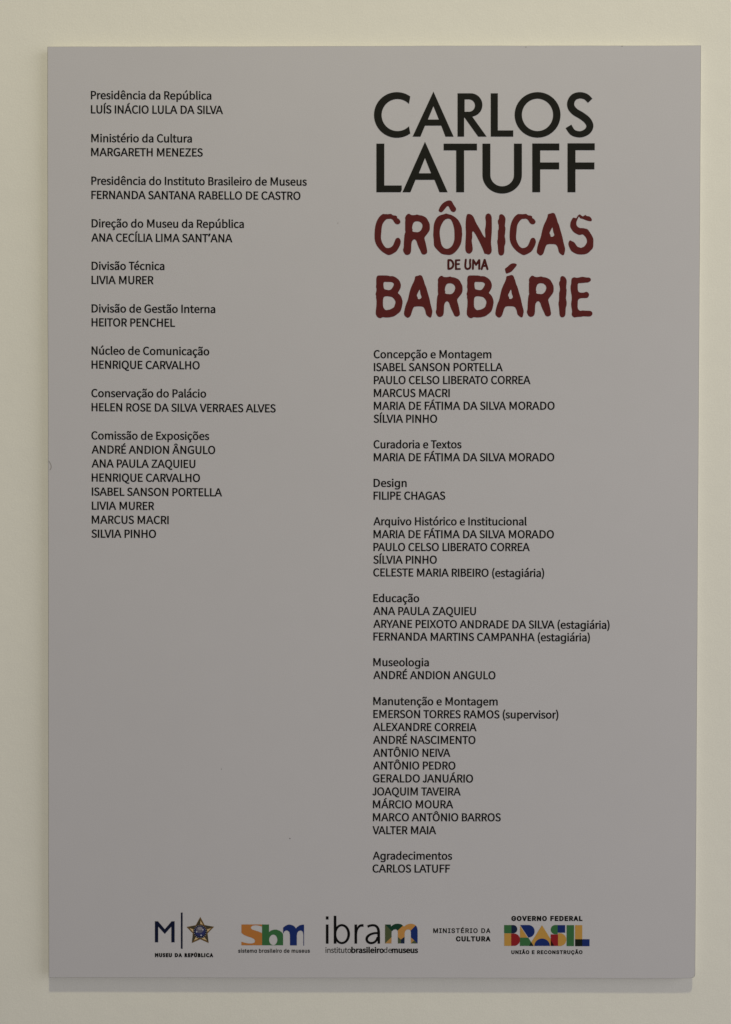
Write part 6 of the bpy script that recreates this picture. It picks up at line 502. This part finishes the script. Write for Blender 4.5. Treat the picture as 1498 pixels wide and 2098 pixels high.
# ---------------------------------------------------------------- wall
def slab(name, poly, y_back, y_front, material, bevel=0.0, parent=None):
    """a sheet cut to an outline (metres, in x and z), front towards -y"""
    n = len(poly)
    cx, cz = sum(q[0] for q in poly) / n, sum(q[1] for q in poly) / n
    rings = [[(x, y_back, z) for x, z in poly], [(x, y_front + bevel * 1.4, z) for x, z in poly]]
    if bevel:
        rings.append([(x - math.copysign(bevel, x - cx), y_front, z - math.copysign(bevel, z - cz)) for x, z in poly])
    v = [q for r in rings for q in r]
    f = []
    for k in range(len(rings) - 1):
        for i in range(n):
            j = (i + 1) % n
            f.append((k * n + i, k * n + j, (k + 1) * n + j, (k + 1) * n + i))
    f.append(tuple(range((len(rings) - 1) * n, len(rings) * n)))
    f.append(tuple(reversed(range(n))))
    me = bpy.data.meshes.new(name); me.from_pydata(v, [], f); me.materials.append(material)
    me.validate()
    o = bpy.data.objects.new(name, me); col.objects.link(o); o.parent = parent
    return o
wall = slab('wall', [(-2.5, 0), (2.5, 0), (2.5, 3.9), (-2.5, 3.9)], 0.15, 0.0, M_WALL)
wall['kind'] = 'structure'
wall['label'] = 'plain cream painted plaster wall behind the grey text panel'

# ---------------------------------------------------------------- board
board = bpy.data.objects.new('exhibition_panel', None)
board.location = (0, -FACE, Z0)
col.objects.link(board)
board['label'] = 'tall grey exhibition credits panel with black and dark red lettering mounted on cream wall'
board['category'] = 'panel'

random.seed(4)
def edge_line(a, b, n, amp):
    out = []
    dx, dy = b[0] - a[0], b[1] - a[1]; L = math.hypot(dx, dy)
    ph = [random.uniform(0, 6.28) for _ in range(3)]
    for i in range(n):
        t = i / n
        d = amp * (math.sin(t * 9 + ph[0]) * .6 + math.sin(t * 31 + ph[1]) * .3 + random.uniform(-.35, .35)) * min(1, t * 12, (1 - t) * 12)
        out.append((a[0] + dx * t - dy / L * d, a[1] + dy * t + dx / L * d))
    return out
TL, TR, BR, BL = EDGE
outline = edge_line(BL, (BR[0] - 9, BR[1] + .1), 60, .16) + [(BR[0] - 5, BR[1] + .35), (BR[0] - 2.2, BR[1] + .9), (BR[0] - .7, BR[1] + 2.2), (BR[0] - .1, BR[1] + 4)]
outline += edge_line((BR[0], BR[1] + 6), TR, 80, .14) + edge_line(TR, TL, 70, .2) + edge_line(TL, BL, 80, .2)
out_m = [(x / 1000, z / 1000) for x, z in outline]
core = slab('foam_core', [(x * .9997, z * .9998) for x, z in out_m], FACE - 0.0002, 0.0012, M_CORE, 0, board)
face = slab('printed_face', out_m, 0.0012, 0.0, M_FACE, 0.0006, board)
face.data.materials.append(M_EDGE_SHADE)
for poly in face.data.polygons:
    if len(poly.vertices) == 4: poly.material_index = 1

for s, u0, v0, u1, v1 in LINES:
    fm = Flat()
    text_into(fm, 'text', s, u0, v0, u1, v1, (8.47 if u0 < 0 else 8.40), 33, 23)
    fm.build('text_line', INK['ink'], board)
for items, ink, words in ((BLACK, 'title', ('CARLOS', 'LATUFF')), (RED, 'red', ('CRÔNICAS', 'BARBÁRIE')), (DEUMA, 'redsmall', ('DEUMA',))):
    for ch, outs, holes in items:
        fm = Flat()
        cs = orient(outs, holes)
        if ink == 'red': cs = [chaikin(c) for c in cs]
        fm.add(fill(cs))
        fm.build('title_letter', INK[ink], board)

def logo(name, label, pieces, captions):
    root = None
    rows = {}
    for c in captions: rows.setdefault(round(c[3]), []).append(c)
    for row in rows.values():
        fm = Flat()
        for font, s, u0, v0, u1, v1, cap, dx, dy in row:
            text_into(fm, font, s, u0, v0, u1, v1, cap * .5252, dx, dy)
        o = fm.build('caption' if root else name, INK['ink'], root or board, 1, None if root else label)
        root = root or o
    for nm, c, layer, outs, holes, clip in pieces:
        groups = [outs] if nm == 'letter' else [[q] for q in outs]
        for g in groups:
            p = Flat()
            p.add(fill(orient(g, holes), orient([clip], [])[0] if clip else None))
            p.build(nm, INK[c], root, layer)
    return root
cap = lambda *w: [s for s in ([q[0], q[1]] + q[2:] for q in SMALL) if s[1] in w]
logo('logo', 'museum logo with dark blue M, upright bar and gold star', MUSEUM, cap('MUSEU DA REPÚBLICA'))
logo('logo', 'museum system logo with orange S, green b and blue m', SBM, cap('sistema brasileiro de museus'))
logo('logo', 'institute logo with thin black letters and multicoloured m', IBRAM, cap('instituto', 'brasileiro', 'de', 'museus'))
logo('logo', 'ministry of culture wordmark in two lines', [], cap('MINISTÉRIO DA', 'CULTURA'))
logo('logo', 'federal government logo with blocky multicoloured letters', BRASIL, cap('GOVERNO FEDERAL', 'UNIÃO E RECONSTRUÇÃO'))

fm = Flat(); fm.add(fill(orient([SCRATCH[0]], []))); fm.build('scratch', INK['scratch'], board)
for i, (u, v, r) in enumerate(SPECKS):
    fm = Flat()
    fm.add(fill([[(u + r * math.cos(k * .785), v + r * math.sin(k * .785)) for k in range(8)]]))
    fm.build('speck', INK['speckpale' if i == 2 else 'speck'], board)
for u, v, r in NICKS:
    fm = Flat(); fm.add(fill([[(u - r, v + .1), (u - r * .3, v - .35), (u + r * .6, v - .3), (u + r, v + .2), (u, v + .35)]]))
    fm.build('edge_nick', INK['scratch'], board)
